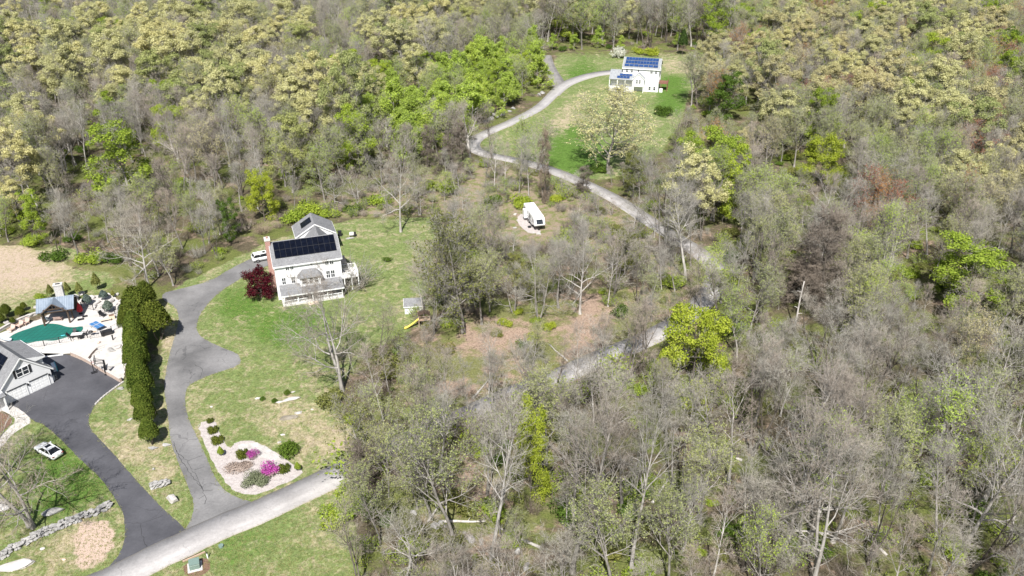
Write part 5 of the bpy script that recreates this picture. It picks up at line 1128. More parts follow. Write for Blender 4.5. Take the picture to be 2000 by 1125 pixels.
# ledge outcrops on the near lawn (photo pixel, half sizes)
for i, (px, py, sx, sy, sz, mat, lab, yaw) in enumerate([
    (568, 781, 1.8, .55, .35, 'rock_white', 'long pale ledge outcrop on the near lawn', .25), (548, 785, .9, .4, .2, 'rock_white', 'lower pale slab at the left end of the long ledge', .1), (563, 816, 2.2, .8, .22, 'rock_brown', 'brown mossy ledge below the pale outcrop', .4),
    (583, 807, .8, .5, .3, 'rock_white', 'white knob at the right end of the mossy ledge', .3), (503, 778, .7, .35, .18, 'rock_white', 'small pale ledge at the left of the long outcrop', 0), (552, 850, .5, .25, .15, 'rock_white', 'small white stone above the dark green garden bush', .3), (545, 864, .5, .25, .15, 'rock_white', 'white stone touching the dark green garden bush', .6),
    (413, 795, .3, .2, .12, 'rock_white', 'white stone on the bare patch beside the driveway', 0), (572, 766, .6, .2, .12, 'rock_white', 'thin pale stone beside the little lawn shrub', .3), (610, 800, .3, .2, .12, 'rock_white', 'small pale stone right of the mossy ledge', 0)]):
    rock('ledge_rock', lab, G(px, py), sx, sy, sz, mat, 50 + i, yaw, 'rock', sink=.4)
# bank rocks by the upper road
for i, (px, py) in enumerate([(955, 243), (965, 238), (978, 233), (990, 229), (1003, 222), (1010, 217), (1068, 186), (1060, 190), (972, 229)]):
    rock('bank_rock', 'grey rock in the bank along the winding road under the green saplings', G(px - 8, py - 4), random.uniform(.8, 1.6), random.uniform(.6, 1.1), random.uniform(.5, .9), 'rock', 80 + i, random.random() * 3, 'rock', 'rocks in the road bank')
# pale rocks in the lower wood
for i, (px, py) in enumerate([(808, 1005), (850, 1030), (862, 1025), (873, 1033), (905, 1045), (920, 1055), (940, 1062), (1010, 1080), (1030, 1110)]):
    rock('wood_rock', 'grey rock of the tumbled stone row in the bottom centre wood', G(px, py), random.uniform(.5, .9), random.uniform(.4, .7), random.uniform(.35, .6), 'rock', 110 + i, random.random() * 3, 'rock', 'tumbled stone row in the wood')

# ------------------------------------------------------------ gravel garden beside the drive
bed = [(385, 828), (417, 819), (430, 846), (447, 880), (462, 862), (494, 860), (520, 874), (542, 886), (566, 903), (594, 920), (580, 934), (542, 951), (504, 965), (484, 967), (458, 960), (441, 943), (422, 915), (398, 864)]
sheet('gravel_bed', GP(bed), 0.03, 'gravel', smooth=1, jit=.12)
sheet('crushed_stone', GP([(455, 874), (494, 861), (530, 878), (555, 897), (535, 902), (510, 892), (480, 884)]), 0.045, 'rock_white', smooth=1, jit=.2)
# loose white stones of the bed: a mass
rng = np.random.default_rng(5); PB = [Pb for Pb in bed]; a = Acc()
bx = rng.uniform(385, 594, 3200); by = rng.uniform(819, 967, 3200); ok = inside(bx, by, bed); ico = rock_mesh(77, 1, .2); iv = np.array([v.co[:] for v in ico.vertices]); it = np.array([p.vertices[:] for p in ico.polygons])
for x, y in zip(bx[ok], by[ok]):
    g = G(x, y); s = rng.uniform(.05, .12); a.add(iv * np.array([s, s * .8, s * .6]) + np.array([g.x, g.y, .05]), None, it)
tag(link('pebbles', a.mesh('pebbles', 'rock_white')), 'loose white pebbles covering the garden bed', 'pebbles', kind='stuff')
def shrub(kind_mesh, px, py, name, label, cat='shrub', rot=0, scl=(1, 1, 1)):
    g = G(px, py); e = thing(name, label, cat, g, rot); t, c = kind_mesh
    for o, nm in ((t, 'stems'), (c, 'foliage')): copy_part(o, nm, e, scl=scl)
    return e
sh_round = make_blob(500, .72, .95, 1900, .11, 'leaf_cedar', 6, stems=4, jag=.3, spiky=.10, multi=6); sh_dark = make_blob(501, 1.15, 1.4, 2800, .13, 'leaf_deep', 7, stems=5, jag=.3, spiky=.10, multi=8); sh_cone = make_blob(502, .72, 1.6, 2200, .10, 'leaf_green', 5, stems=2, taper=.8, jag=.06)
shrub(sh_round, 410, 824, 'shrub', 'smallest brown-green shrub at the top end of the gravel bed', scl=(.7, .7, .6)); shrub(sh_round, 415, 844, 'shrub', 'second round shrub down the narrow gravel strip'); shrub(sh_round, 424, 864, 'shrub', 'third round shrub down the gravel strip, just above the bright cone', scl=(1.15, 1.15, 1.05))
shrub(sh_cone, 432, 891, 'dwarf_conifer', 'bright green teardrop conifer at the left of the gravel bed', scl=(1.05, 1.05, 1.1)); shrub(sh_round, 473, 892, 'shrub', 'dark green round shrub touching the small pink azalea', scl=(1.15, 1.15, 1.2)); shrub(sh_round, 554, 920, 'shrub', 'round green shrub touching the large pink azalea', scl=(1.1, 1.1, 1.15))
shrub(sh_cone, 582, 920, 'dwarf_conifer', 'bright green teardrop conifer at the right tip of the gravel bed'); shrub(sh_dark, 561, 888, 'shrub', 'large dark green bush at the top edge of the gravel bed', scl=(1.35, 1.35, 1.3)); shrub(sh_dark, 560, 771, 'shrub', 'small dark evergreen beside the long pale ledge', scl=(.45, .45, .65)); shrub(sh_dark, 512, 782, 'shrub', 'tiny green shrub left of the long pale ledge', scl=(.4, .4, .45)); shrub(sh_dark, 535, 786, 'shrub', 'tiny green shrub at the end of the long pale ledge', scl=(.42, .42, .5))
az = make_blob(505, 1.0, 1.25, 2300, .10, 'leaf_heath', 6, stems=7, jag=.3, spiky=.14, twigs=420, top_mat='leaf_magenta', top_h=.42, multi=7)
shrub(az, 496, 893, 'azalea', 'small magenta-flowered azalea beside the dark round shrub', 'shrub', 0, (.9, .9, 1.0)); shrub(az, 529, 922, 'azalea', 'large magenta-flowered azalea in the middle of the gravel bed', 'shrub', 1.5, (1.4, 1.4, 1.3))
hm = make_blob(506, 1.6, .75, 3400, .11, 'leaf_heath', 8, stems=6, jag=.25, spiky=.10, multi=9, twigs=200, twig='twig_pink'); sg_ = make_blob(507, 1.6, 1.1, 3800, .11, 'leaf_sage', 8, stems=6, jag=.25, spiky=.08, multi=9)
shrub(hm, 463, 916, 'heather_mound', 'low grey-brown heather mound on the gravel', scl=(1.2, .95, 1), rot=.4); shrub(sg_, 501, 944, 'juniper_mound', 'spreading grey-green juniper mound nearest the road', scl=(1.15, 1.0, 1.05), rot=.5)
# hedge
for i, (px, py, h) in enumerate([(296, 868, 5.2), (290, 838, 6.6), (284, 808, 6.2), (282, 781, 7.4), (276, 756, 7.0), (274, 733, 8.0), (270, 711, 7.2), (271, 691, 7.9), (269, 672, 7.0)]):
    place('thuja', G(px, py), h * .92, 'hedge_conifer', ['nearest and shortest conifer of the tall hedge', 'second conifer of the hedge from the near end', 'third conifer of the hedge from the near end', 'fourth conifer of the hedge from the near end', 'middle conifer of the tall hedge', 'sixth conifer of the hedge from the near end', 'seventh conifer of the hedge from the near end', 'eighth conifer of the hedge from the near end', 'farthest conifer of the hedge below the dark cedars'][i], 'tree', 'conifer hedge beside the old driveway', sxy=1.0, var=i)
for i, (px, py, h) in enumerate([(275, 640, 8.2), (312, 664, 7.6), (248, 652, 5.0), (292, 612, 6.6)]): place('cedar', G(px, py), h, 'cedar', ['tallest dark cedar at the far end of the hedge', 'dark cedar leaning over the old driveway', 'small dark cedar beside the pool fence', 'dark cedar behind the hedge under the bare tree'][i], 'tree', sxy=[1, 1, .7, .8][i])
# bushes at the wood edge that stand out
for i, (px, py, k, h, lab) in enumerate([
    (110, 505, 'bush_deep', 2.4, 'dark green bush at the top of the tan field'), (183, 510, 'bush', 2.6, 'bright green bush at the wood edge above the tan field'), (213, 512, 'bush_deep', 2.2, 'green bush right of the bright one above the tan field'),
    (600, 420, 'bush', 3.2, 'bright green thicket behind the rear wing of the near house'), (575, 432, 'bush', 2.8, 'green thicket left of the rear wing'), (640, 425, 'bush', 2.2, 'green bush right of the rear wing'), (740, 400, 'bush', 2.5, 'green thicket above the near lawn'), (690, 415, 'bush_deep', 2.0, 'dark green bush above the near lawn'), (870, 375, 'bush', 3.0, 'vivid green thicket left of the roadside row'), (840, 372, 'bush', 2.6, 'vivid green thicket left of its larger twin'),
    (1015, 400, 'bush', 2.6, 'green bush behind the camper trailer'), (1085, 395, 'bush_lime', 1.8, 'small lime bush right of the vine column'), (983, 635, 'bush_lime', 1.3, 'lime bush at the top of the leaf-strewn clearing'), (1012, 612, 'bush_lime', 1.1, 'pale lime bush behind the leaf-strewn clearing'), (1070, 645, 'bush_lime', 1.4, 'bright lime bush below the white-limbed tree'), (1040, 662, 'bush_lime', 1.1, 'yellow-green bush in the middle of the clearing'), (972, 655, 'bush_olive', 1.0, 'olive bush at the left of the clearing'), (1046, 630, 'bush', 1.0, 'small green bush at the foot of the white-limbed tree'),
    (668, 1010, 'bush', 2.2, 'light green spreading bush at the end of the verge'), (690, 985, 'bush', 2.4, 'green bush where the road enters the wood'), (655, 1030, 'bush', 1.8, 'low light green bush on the lower verge'), (710, 1000, 'bush_deep', 2.4, 'dark green bush at the wood edge by the lower verge'), (757, 510, 'bush_deep', .9, 'tiny dark shrub alone on the near lawn'), (740, 700, 'bush_olive', 2.0, 'olive bush at the lawn edge near the bare trees'), (645, 795, 'bush_olive', 2.4, 'olive bush at the wood edge right of the ledges'), (660, 700, 'brush', 2.6, 'grey brush around the large white-barked tree'),
    (1275, 108, 'bush_lime', 3.2, 'lime bush at the lawn edge behind the far house roof'), (1245, 104, 'bush_lime', 2.4, 'smaller lime bush behind the far house'), (1300, 225, 'bush_deep', 3.0, 'dark bush at the lawn edge right of the big oak'), (1170, 335, 'bush_deep', 2.2, 'dark bush at the foot of the big lawn oak'), (1310, 560, 'bush', 2.5, 'green bush at the foot of the road-bend tree'), (1420, 560, 'bush', 3.0, 'green bush right of the grey road bend'), (1400, 545, 'bush', 2.0, 'low green bush on the inside of the road bend')]):
    place(k, G(px, py), h, 'bush' if 'bush' in k else 'brushwood', lab, 'bush', sxy=1.2)
# small conifers round the pool
for i, (px, py, k, h, lab) in enumerate([(101, 582, 'fir', 2.9, 'slim fir left of the pavilion chimney'), (134, 578, 'fir', 3.0, 'fir right of the pavilion chimney'), (157, 578, 'fir', 3.0, 'bushy fir beside the first boulders'), (191, 567, 'fir', 3.8, 'tallest fir above the rock slope'), (172, 596, 'spruce', 2.3, 'blue-grey spruce left on the rock slope'), (204, 586, 'spruce', 2.1, 'blue-grey spruce in the middle of the rock slope'), (213, 609, 'spruce', 2.4, 'blue-grey spruce by the pool fence'), (239, 610, 'spruce', 1.8, 'small blue-grey spruce against the cedars'), (222, 581, 'fir', 1.6, 'small fir at the right of the rock slope'), (42, 621, 'cedar', 2.4, 'dark round conifer above the pool chairs'), (48, 607, 'cedar', 1.8, 'small conifer behind the dark round one'), (15, 620, 'cedar', 2.8, 'dark conifer at the left edge above the pool'), (3, 632, 'cedar', 2.2, 'low conifer at the left edge by the pool wall'), (27, 634, 'cedar', 1.5, 'low green shrub between the pool conifers'), (80, 585, 'bush', 1.3, 'bright green shrub behind the pavilion roof')]):
    place(k, G(px, py), h, 'dwarf_conifer' if k != 'bush' else 'bush', lab, 'conifer' if k != 'bush' else 'bush', sxy=1.05)

# ------------------------------------------------------------ pool terrace
sheet('terrace', GP([(-60, 700), (70, 694), (142, 690), (168, 704), (240, 742), (248, 700), (246, 640), (242, 595), (215, 575), (170, 578), (145, 592), (80, 622), (30, 640), (-60, 672)]), 0.012, 'patio_stone', smooth=0, jit=.15)
sheet('gravel_path', GP([(62, 697), (139, 690), (165, 668), (150, 663), (75, 680), (40, 684)]), 0.022, 'concrete', smooth=0)
pool = [(16, 661), (30, 651), (60, 641), (80, 634), (100, 632), (116, 634), (130, 639), (145, 640), (161, 637), (163, 643), (155, 652), (140, 656), (120, 662), (105, 666), (80, 665), (60, 670), (40, 674), (25, 674)]
pc = sheet('pool_cover', GP(pool), 0.06, 'pool_cover', kind=None, jit=0, smooth=2, thick=.05); tag(pc, 'green safety cover stretched over the free-form swimming pool', 'pool cover')
pw = [(p.x, p.y) for p in GP(pool)]
def clip_line(p, d):
    ts = [t for t in np.arange(-12, 12, .12) if bool(inside(p.x + d.x * t, p.y + d.y * t, pw))]; return (min(ts), max(ts)) if ts else None
cx = sum(p[0] for p in pw) / len(pw); cy = sum(p[1] for p in pw) / len(pw); ax = (G(150, 650) - G(30, 664)).normalized(); ay = Vector((-ax.y, ax.x, 0)); ay = (ay * .9 + ax * .42).normalized()
for k in range(-9, 10):
    p = Vector((cx, cy, 0)) + ax * k * .95; c = clip_line(p, ay)
    if c: a = p + ay * c[0]; b = p + ay * c[1]; s = ax * .04; MB().add([(*(a - s).xy, .066), (*(a + s).xy, .066), (*(b + s).xy, .066), (*(b - s).xy, .066)], [(0, 1, 2, 3)]).build('seam', M_['pool_seam'], pc)
for k in range(-2, 3):
    p = Vector((cx, cy, 0)) + ay * k * 1.0; c = clip_line(p, ax)
    if c: a = p + ax * c[0]; b = p + ax * c[1]; s = ay * .03; MB().add([(*(a - s).xy, .07), (*(a + s).xy, .07), (*(b + s).xy, .07), (*(b - s).xy, .07)], [(0, 1, 2, 3)]).build('seam', M_['pool_seam'], pc)
b = MB(); p = G(123, 656); b.box(-.35, .35, -.14, .14, 0, .06); o = b.build('float_board', M_['teal']); o.location = (p.x, p.y, .07); o.rotation_euler = (0, 0, .3); tag(bevel(o, .03), 'small blue float lying on the green pool cover', 'pool float')
# slide
g = G(8, 668); sl2 = thing('pool_slide', 'grey curved pool slide at the left end of the pool', 'slide', g, .1)
ch_ = catmull([Vector(p) for p in [(-2.6, .6, 1.9), (-1.6, .5, 1.6), (-.6, .25, 1.0), (.4, 0, .55), (1.3, -.1, .42)]], .25); cs = []
for i, p in enumerate(ch_):
    for k in range(7): w = math.pi * k / 6; cs.append((p.x, p.y - .42 * math.cos(w), p.z - .3 * math.sin(w) + .15))
b = MB(); b.add(cs, [(i * 7 + k, i * 7 + k + 1, i * 7 + k + 8, i * 7 + k + 7) for i in range(len(ch_) - 1) for k in range(6)]); o = b.build('chute', M_['slide_grey'], sl2, True); so_ = o.modifiers.new('thick', 'SOLIDIFY'); so_.thickness = .06
for x, z in ((-2.4, 1.7), (-1.2, 1.2), (.2, .5)): MB().tube([(x, .4, 0), (x, .4, z)], .05, 6).build('leg', M_['chrome'], sl2)
# fences
def fence(label, pts, h=1.2):
    w = GP(pts); t = thing('pool_fence', label, 'fence', w[0])
    for i, p in enumerate(w):
        q = p - w[0]; MB().box(q.x - .05, q.x + .05, q.y - .05, q.y + .05, 0, h).build('post', M_['black_metal'], t)
    for a, b_ in zip(w[:-1], w[1:]):
        a = a - w[0]; b_ = b_ - w[0]
        for z in (.15, h - .1): MB().tube([(a.x, a.y, z), (b_.x, b_.y, z)], .022, 4).build('rail', M_['black_metal'], t)
        n = int((b_ - a).length / .35); m = MB()
        for k in range(1, n): q = a.lerp(b_, k / n); m.tube([(q.x, q.y, .15), (q.x, q.y, h - .1)], .009, 3)
        if n > 1: m.build('pickets', M_['black_metal'], t)['kind'] = 'stuff'
fence('black metal pool fence between the pool and the gravel path', [(30, 682), (54, 680), (87, 676), (117, 670), (140, 668), (172, 662), (203, 658), (219, 648), (232, 641), (243, 634)])
fence('black metal pool fence along the rock slope', [(160, 601), (183, 606), (205, 609), (225, 614), (240, 620)])
# walls of the terrace
def blockwall(name, label, pts, h, mat='wall_block', blk=.5, cap=True, w=.35):
    c = catmull(GP(pts), .1); t = thing(name, label, 'wall', c[0]); acc = 0; st = c[0]; i = 0
    for p in c[1:]:
        if (p - st).length < blk: continue
        m = (p + st) / 2 - c[0]; d = p - st; a = math.atan2(d.y, d.x); n = max(1, int(h / .25))
        for k in range(n):
            o = MB().box(-d.length / 2 + .006, d.length / 2 - .006, -w / 2, w / 2, 0, h / n - .01).build('block', M_[mat], t); o.location = (m.x + random.uniform(-.012, .012), m.y + random.uniform(-.012, .012), k * h / n); o.rotation_euler = (0, 0, a)
        if cap: o = MB().box(-d.length / 2 + .008, d.length / 2 - .008, -w / 2 - .05, w / 2 + .05, 0, .08).build('cap_stone', M_['patio_stone'], t); o.location = (m.x, m.y, h); o.rotation_euler = (0, 0, a)
        st = p
blockwall('retaining_wall', 'tan block retaining wall along the end of the dark driveway', [(140, 694), (166, 705), (205, 728), (238, 747)], .75)
blockwall('retaining_wall', 'short tan block wall beside the terrace steps', [(170, 705), (178, 694), (190, 682)], .5)
blockwall('terrace_kerb', 'pale stone kerb along the pool side of the gravel path', [(60, 686), (100, 678), (150, 667), (185, 660)], .22, 'patio_stone', .9, False)
blockwall('terrace_kerb', 'low white kerb between the garage and the gravel path', [(76, 700), (100, 696), (126, 693)], .15, 'white_trim', .9, False, .2)
blockwall('pool_wall', 'long pale seat wall behind the pool chairs', [(-20, 660), (10, 642), (45, 624), (80, 612)], .5, 'patio_stone', .8)
# white edging stones of the dark drive
ed = catmull(GP([(186, 791), (200, 777), (222, 760), (246, 743)]), .1); kt = thing('stone_edging', 'row of pale edging stones along the right side of the dark driveway', 'edging', ed[0]); st = ed[0]
for p in ed[1:]:
    if (p - st).length < .62: continue
    d = p - st; m = (p + st) / 2 - ed[0]; o = MB().box(-.28, .28, -.14, .14, 0, .2).build('edging_stone', M_['rock_white'], kt); bevel(o, .03); o.location = (m.x, m.y, 0); o.rotation_euler = (0, 0, math.atan2(d.y, d.x) + random.uniform(-.06, .06)); st = p
# rock slope boulders and terrace boulders
i = 0
for (px, py) in [(150, 588), (165, 590), (178, 583), (190, 592), (160, 575), (147, 580), (185, 600), (197, 600), (212, 592), (225, 595), (232, 602), (208, 577), (228, 577), (218, 590), (236, 590), (70, 601), (60, 618), (12, 632), (90, 600), (20, 648)]:
    rock('slope_boulder', 'pale boulder of the rock slope around the pool', G(px, py), random.uniform(.6, 1.2), random.uniform(.45, .8), random.uniform(.3, .6), 'rock_white', 200 + i, random.random() * 3, 'boulder', 'pale boulders around the pool terrace'); i += 1
rock('boulder', 'grey boulder on the white stone terrace beside the hedge', G(217, 686), 1.0, .8, .45, 'rock', 231, .3); rock('boulder', 'cream flat boulder on the terrace against the hedge', G(230, 678), 1.1, .7, .3, 'rock_white', 232, .5); rock('boulder', 'pink stone on the terrace below the pool fence', G(193, 670), .7, .35, .25, 'sand', 233, .6)
for k in range(4): 
    p = G(196 - k * 5, 676 + k * 6); o = MB().box(-1.1, 1.1, -.25, .25, 0, .14).build('terrace_step', M_['patio_stone']); o.location = (p.x, p.y, .01); o.rotation_euler = (0, 0, .75); tag(bevel(o, .02), ['top terrace step below the pool fence', 'second terrace step from the top', 'third terrace step from the top', 'lowest terrace step beside the block wall'][k], 'step', 'terrace steps')
sheet('walkway', GP([(14, 788), (40, 800), (66, 822), (40, 838), (22, 850), (2, 876), (-30, 900), (-30, 878), (-4, 858), (14, 838), (34, 822), (10, 802), (-20, 800), (-20, 788)]), 0.03, 'patio_stone', smooth=1)
sheet('mulch_bed', GP([(-30, 806), (10, 806), (28, 822), (10, 838), (-8, 852), (-30, 862)]), 0.02, 'mulch', smooth=1)

# ------------------------------------------------------------ furniture of the terrace
def place_obj(e, px, py, yaw): g = G(px, py); e.location = (g.x, g.y, 0.02); e.rotation_euler = (0, 0, yaw)
a_, b__ = G(176.7 + 0, 634.3, .76), G(190.3, 628.2, .76); yaw = math.atan2((G(204.6, 635.8, .76) - b__).y, (G(204.6, 635.8, .76) - b__).x)
tt = thing('ping_pong_table', 'blue ping-pong table on the pool terrace', 'table'); place_obj(tt, 190.7, 641.5, yaw)
for s in (-1, 1):
    o = MB().box(min(s * 1.37, s * .01), max(s * 1.37, s * .01), -.76, .76, .73, .77).build('table_half', M_['pool_blue'], tt); MB().box(min(s * 1.37, s * .01), max(s * 1.37, s * .01), -.012, .012, .771, .775).build('centre_line', M_['white_trim'], o)
    for y in (-.76, .72): MB().box(min(s * 1.37, s * .01), max(s * 1.37, s * .01), y, y + .04, .771, .776).build('edge_line', M_['white_trim'], o)
    for y in (-.6, .6): MB().tube([(s * 1.0, y, 0), (s * 1.0, y, .73)], .035, 5).build('leg', M_['black_metal'], tt)
MB().box(-.012, .012, -.8, .8, .775, .92).build('net', M_['tarp'], tt)
bx_ = thing('storage_box', 'black lidded storage box by the pool fence gate', 'box'); place_obj(bx_, 209, 653, .55); bevel(MB().box(-.95, .95, -.5, .5, 0, .62).build('body', M_['black_plastic'], bx_), .04); bevel(MB().box(-1.0, 1.0, -.55, .55, .62, .74).build('lid', M_['black_plastic'], bx_), .05)
for i, (px, py, w) in enumerate([(158, 624, 1.1), (166, 618, .9)]):
    o = MB().box(-w / 2, w / 2, -.35, .35, 0, .05).build('mat', M_['black_plastic']); g = G(px, py); o.location = (g.x, g.y, .018); o.rotation_euler = (0, 0, .45); tag(o, ['larger dark mat lying before the pavilion', 'smaller dark mat lying before the pavilion'][i], 'mat')
def chair(px, py, yaw, label, seat='cushion', frame='wood_deck', name='lounge_chair', w=.75, cat='chair', group=None):
    t = thing(name, label, cat, group=group); place_obj(t, px, py, yaw)
    o = MB().box(-w / 2, w / 2, -.4, .45, .32, .44).build('seat', M_[seat], t); bevel(o, .03)
    bb = MB(); bb.add([(-w / 2, .38, .42), (w / 2, .38, .42), (w / 2, .52, .42), (-w / 2, .52, .42), (-w / 2, .68, 1.0), (w / 2, .68, 1.0), (w / 2, .8, 1.0), (-w / 2, .8, 1.0)], [(0, 1, 5, 4), (2, 3, 7, 6), (0, 4, 7, 3), (1, 2, 6, 5), (4, 5, 6, 7), (0, 3, 2, 1)]); bb.build('backrest', M_[seat], t)
    for x in (-w / 2 - .05, w / 2 + .0):
        MB().box(x, x + .06, -.4, .5, .55, .6).build('armrest', M_[frame], t)
        for y in (-.38, .4): MB().box(x, x + .06, y, y + .06, 0, .55).build('leg', M_[frame], t)
    return t
chair(22, 647, -.4, 'leftmost tan lounge chair on the pool terrace', w=1.0); chair(38, 639, -.4, 'middle tan lounge chair on the pool terrace', w=1.0); chair(50, 634, -.4, 'right tan lounge chair of the three by the pool wall', w=1.0); chair(202, 618, 1.2, 'black chair alone on the terrace by the rock slope', 'black_plastic', 'black_metal')
chair(94, 626, 2.9, 'grey sofa chair under the left side of the pavilion', 'slide_grey', 'slide_grey', 'armchair', 1.3); chair(115, 625, 3.3, 'tan sofa chair under the pavilion gable', 'cushion', 'cushion', 'armchair', 1.3)
for i, (px, py, yw) in enumerate([(140, 660, 1.6), (165, 655, -1.5), (146, 655, .2), (159, 662, 3.1)]): chair(px, py, yw, ['dark dining chair at the left end of the outdoor table', 'dark dining chair at the right end of the outdoor table', 'dark dining chair behind the outdoor table', 'dark dining chair in front of the outdoor table'][i], 'black_plastic', 'black_metal', 'dining_chair', .55)
dt = thing('dining_table', 'pale outdoor dining table by the pool fence', 'table'); place_obj(dt, 152, 659, .15); bevel(MB().box(-.95, .95, -.5, .5, .7, .76).build('table_top', M_['tarp'], dt), .02)
for x in (-.8, .8):
    for y in (-.4, .4): MB().tube([(x, y, 0), (x, y, .7)], .035, 5).build('leg', M_['black_metal'], dt)
gr = thing('grill', 'small black grill by the pool fence', 'grill'); place_obj(gr, 179, 656, .2)
bm = bmesh.new(); bmesh.ops.create_uvsphere(bm, u_segments=14, v_segments=8, radius=.36); me = bpy.data.meshes.new('kettle'); bm.to_mesh(me); bm.free(); k = link('kettle', me, M_['black_metal'], gr); k.location = (0, 0, .8); k.scale = (1.2, 1, .75); 
for a in range(3): MB().tube([(.12 * math.cos(a * 2.1), .12 * math.sin(a * 2.1), .6), (.38 * math.cos(a * 2.1), .38 * math.sin(a * 2.1), 0)], .022, 5).build('leg', M_['chrome'], gr)
MB().box(.42, .95, -.22, .22, .78, .82).build('side_shelf', M_['wood_deck'], gr)
pl = thing('planter', 'tan cube planter on the terrace below the rock slope', 'planter'); place_obj(pl, 219, 622, .5); bevel(MB().box(-.5, .5, -.45, .45, 0, .7).build('tub', M_['tan_wood'], pl), .03); MB().box(-.42, .42, -.37, .37, .7, .72).build('soil', M_['mulch'], pl)
bn = thing('bench', 'low tan bench beside the ping-pong table', 'bench'); place_obj(bn, 207, 628, .45); bevel(MB().box(-.95, .95, -.22, .22, .4, .46).build('seat', M_['tan_wood'], bn), .02)
for x in (-.8, .75): MB().box(x, x + .06, -.18, .18, 0, .4).build('leg', M_['tan_wood'], bn)
um = thing('umbrella', 'closed red patio umbrella right of the pavilion', 'umbrella'); place_obj(um, 158, 613, .2)
MB().tube([(0, 0, 0), (0, 0, 2.4)], .03, 6).build('pole', M_['wood_deck'], um); MB().tube([(0, 0, 0), (0, 0, .12)], .35, 10).build('base', M_['black_metal'], um)
cv = []
for z, r0 in ((.55, .50), (.9, .55), (1.4, .42), (2.0, .22), (2.42, .03)):
    for k in range(12): w = 2 * math.pi * k / 12; r_ = r0 * (1 if k % 2 else .68); cv.append((r_ * math.cos(w), r_ * math.sin(w), z))
MB().add(cv, [(i * 12 + k, i * 12 + (k + 1) % 12, i * 12 + 12 + (k + 1) % 12, i * 12 + 12 + k) for i in range(4) for k in range(12)]).build('canopy', M_['red_fabric'], um)
lp = thing('lamp_post', 'short black post light on the terrace steps', 'post'); place_obj(lp, 221, 664, 0); MB().box(-.09, .09, -.09, .09, 0, .85).build('post', M_['black_metal'], lp); MB().box(-.13, .13, -.13, .13, .85, .93).build('cap', M_['black_metal'], lp)

# ------------------------------------------------------------ driveway things
hp = thing('basketball_hoop', 'black basketball hoop standing at the end of the dark driveway', 'basketball hoop'); place_obj(hp, 209, 731, math.radians(200))
MB().box(-.14, .14, -.14, .14, 0, 2.75).build('pole', M_['black_metal'], hp); MB().box(-.35, .35, -.35, .35, 0, .06).build('base_plate', M_['black_metal'], hp); MB().box(.14, .24, -.3, .3, .5, 1.7).build('pole_pad', M_['black_plastic'], hp)
for y in (-.3, .3):
    MB().tube([(0, y * .4, 2.7), (1.25, y, 3.1)], .045, 5).build('arm', M_['black_metal'], hp); MB().tube([(0, y * .4, 2.1), (1.25, y, 2.6)], .045, 5).build('arm', M_['black_metal'], hp)
bd = MB().box(1.25, 1.3, -.85, .85, 2.45, 3.5).build('backboard', M_['glass'], hp)
for a in ((-.88, -.8, 2.42, 3.53), (.8, .88, 2.42, 3.53)): MB().box(1.235, 1.315, *a).build('backboard_frame', M_['black_metal'], bd)
for a in ((-.8, .8, 2.42, 2.5), (-.8, .8, 3.45, 3.53)): MB().box(1.235, 1.315, *a).build('backboard_frame', M_['black_metal'], bd)
MB().tube([(1.53 + .23 * math.cos(k * math.pi / 8), .23 * math.sin(k * math.pi / 8), 2.75) for k in range(17)], .022, 5).build('rim', M_['tail_red'], hp)
nt_ = MB()
for k in range(10): w = 2 * math.pi * k / 10; nt_.tube([(1.53 + .22 * math.cos(w), .22 * math.sin(w), 2.74), (1.53 + .13 * math.cos(w + .5), .13 * math.sin(w + .5), 2.35)], .01, 3)
nt_.build('net', M_['white_trim'], hp)
po = thing('ball_return', 'slanted black frame post on the dark driveway beside the hoop', 'post'); place_obj(po, 184, 728, .6); MB().tube([(0, 0, 0), (0, 0, 2.5)], .06, 6).build('pole', M_['black_metal'], po); MB().box(-.45, .45, -.3, .3, 0, .12).build('base', M_['black_plastic'], po); MB().tube([(0, 0, 1.6), (.5, 0, .12)], .03, 5).build('brace', M_['black_metal'], po)
tb = thing('folded_table', 'white folded table with teal edge beside the garage', 'table'); place_obj(tb, 107, 722, -.95)
MB().box(-.85, .85, -.25, .22, .05, .85).build('cabinet', M_['white_trim'], tb); MB().box(-.9, .9, .22, .34, .02, 1.0).build('teal_panel', M_['teal'], tb); MB().box(-.9, .9, -.3, .22, .85, .92).build('table_top', M_['white_trim'], tb)
for x in (-.75, .7): MB().box(x, x + .07, -.2, -.13, 0, .05).build('foot', M_['black_metal'], tb)
rk = thing('bin_rack', 'dark slatted rack against the right wall of the garage', 'rack'); place_obj(rk, 109, 741, math.radians(53))
for z in (.1, .4, .7, 1.0): MB().box(-.2, .2, -.5, .5, z, z + .06).build('shelf', M_['black_metal'], rk)
for x in (-.2, .16):
    for y in (-.5, .46): MB().box(x, x + .04, y, y + .04, 0, 1.2).build('upright', M_['black_metal'], rk)
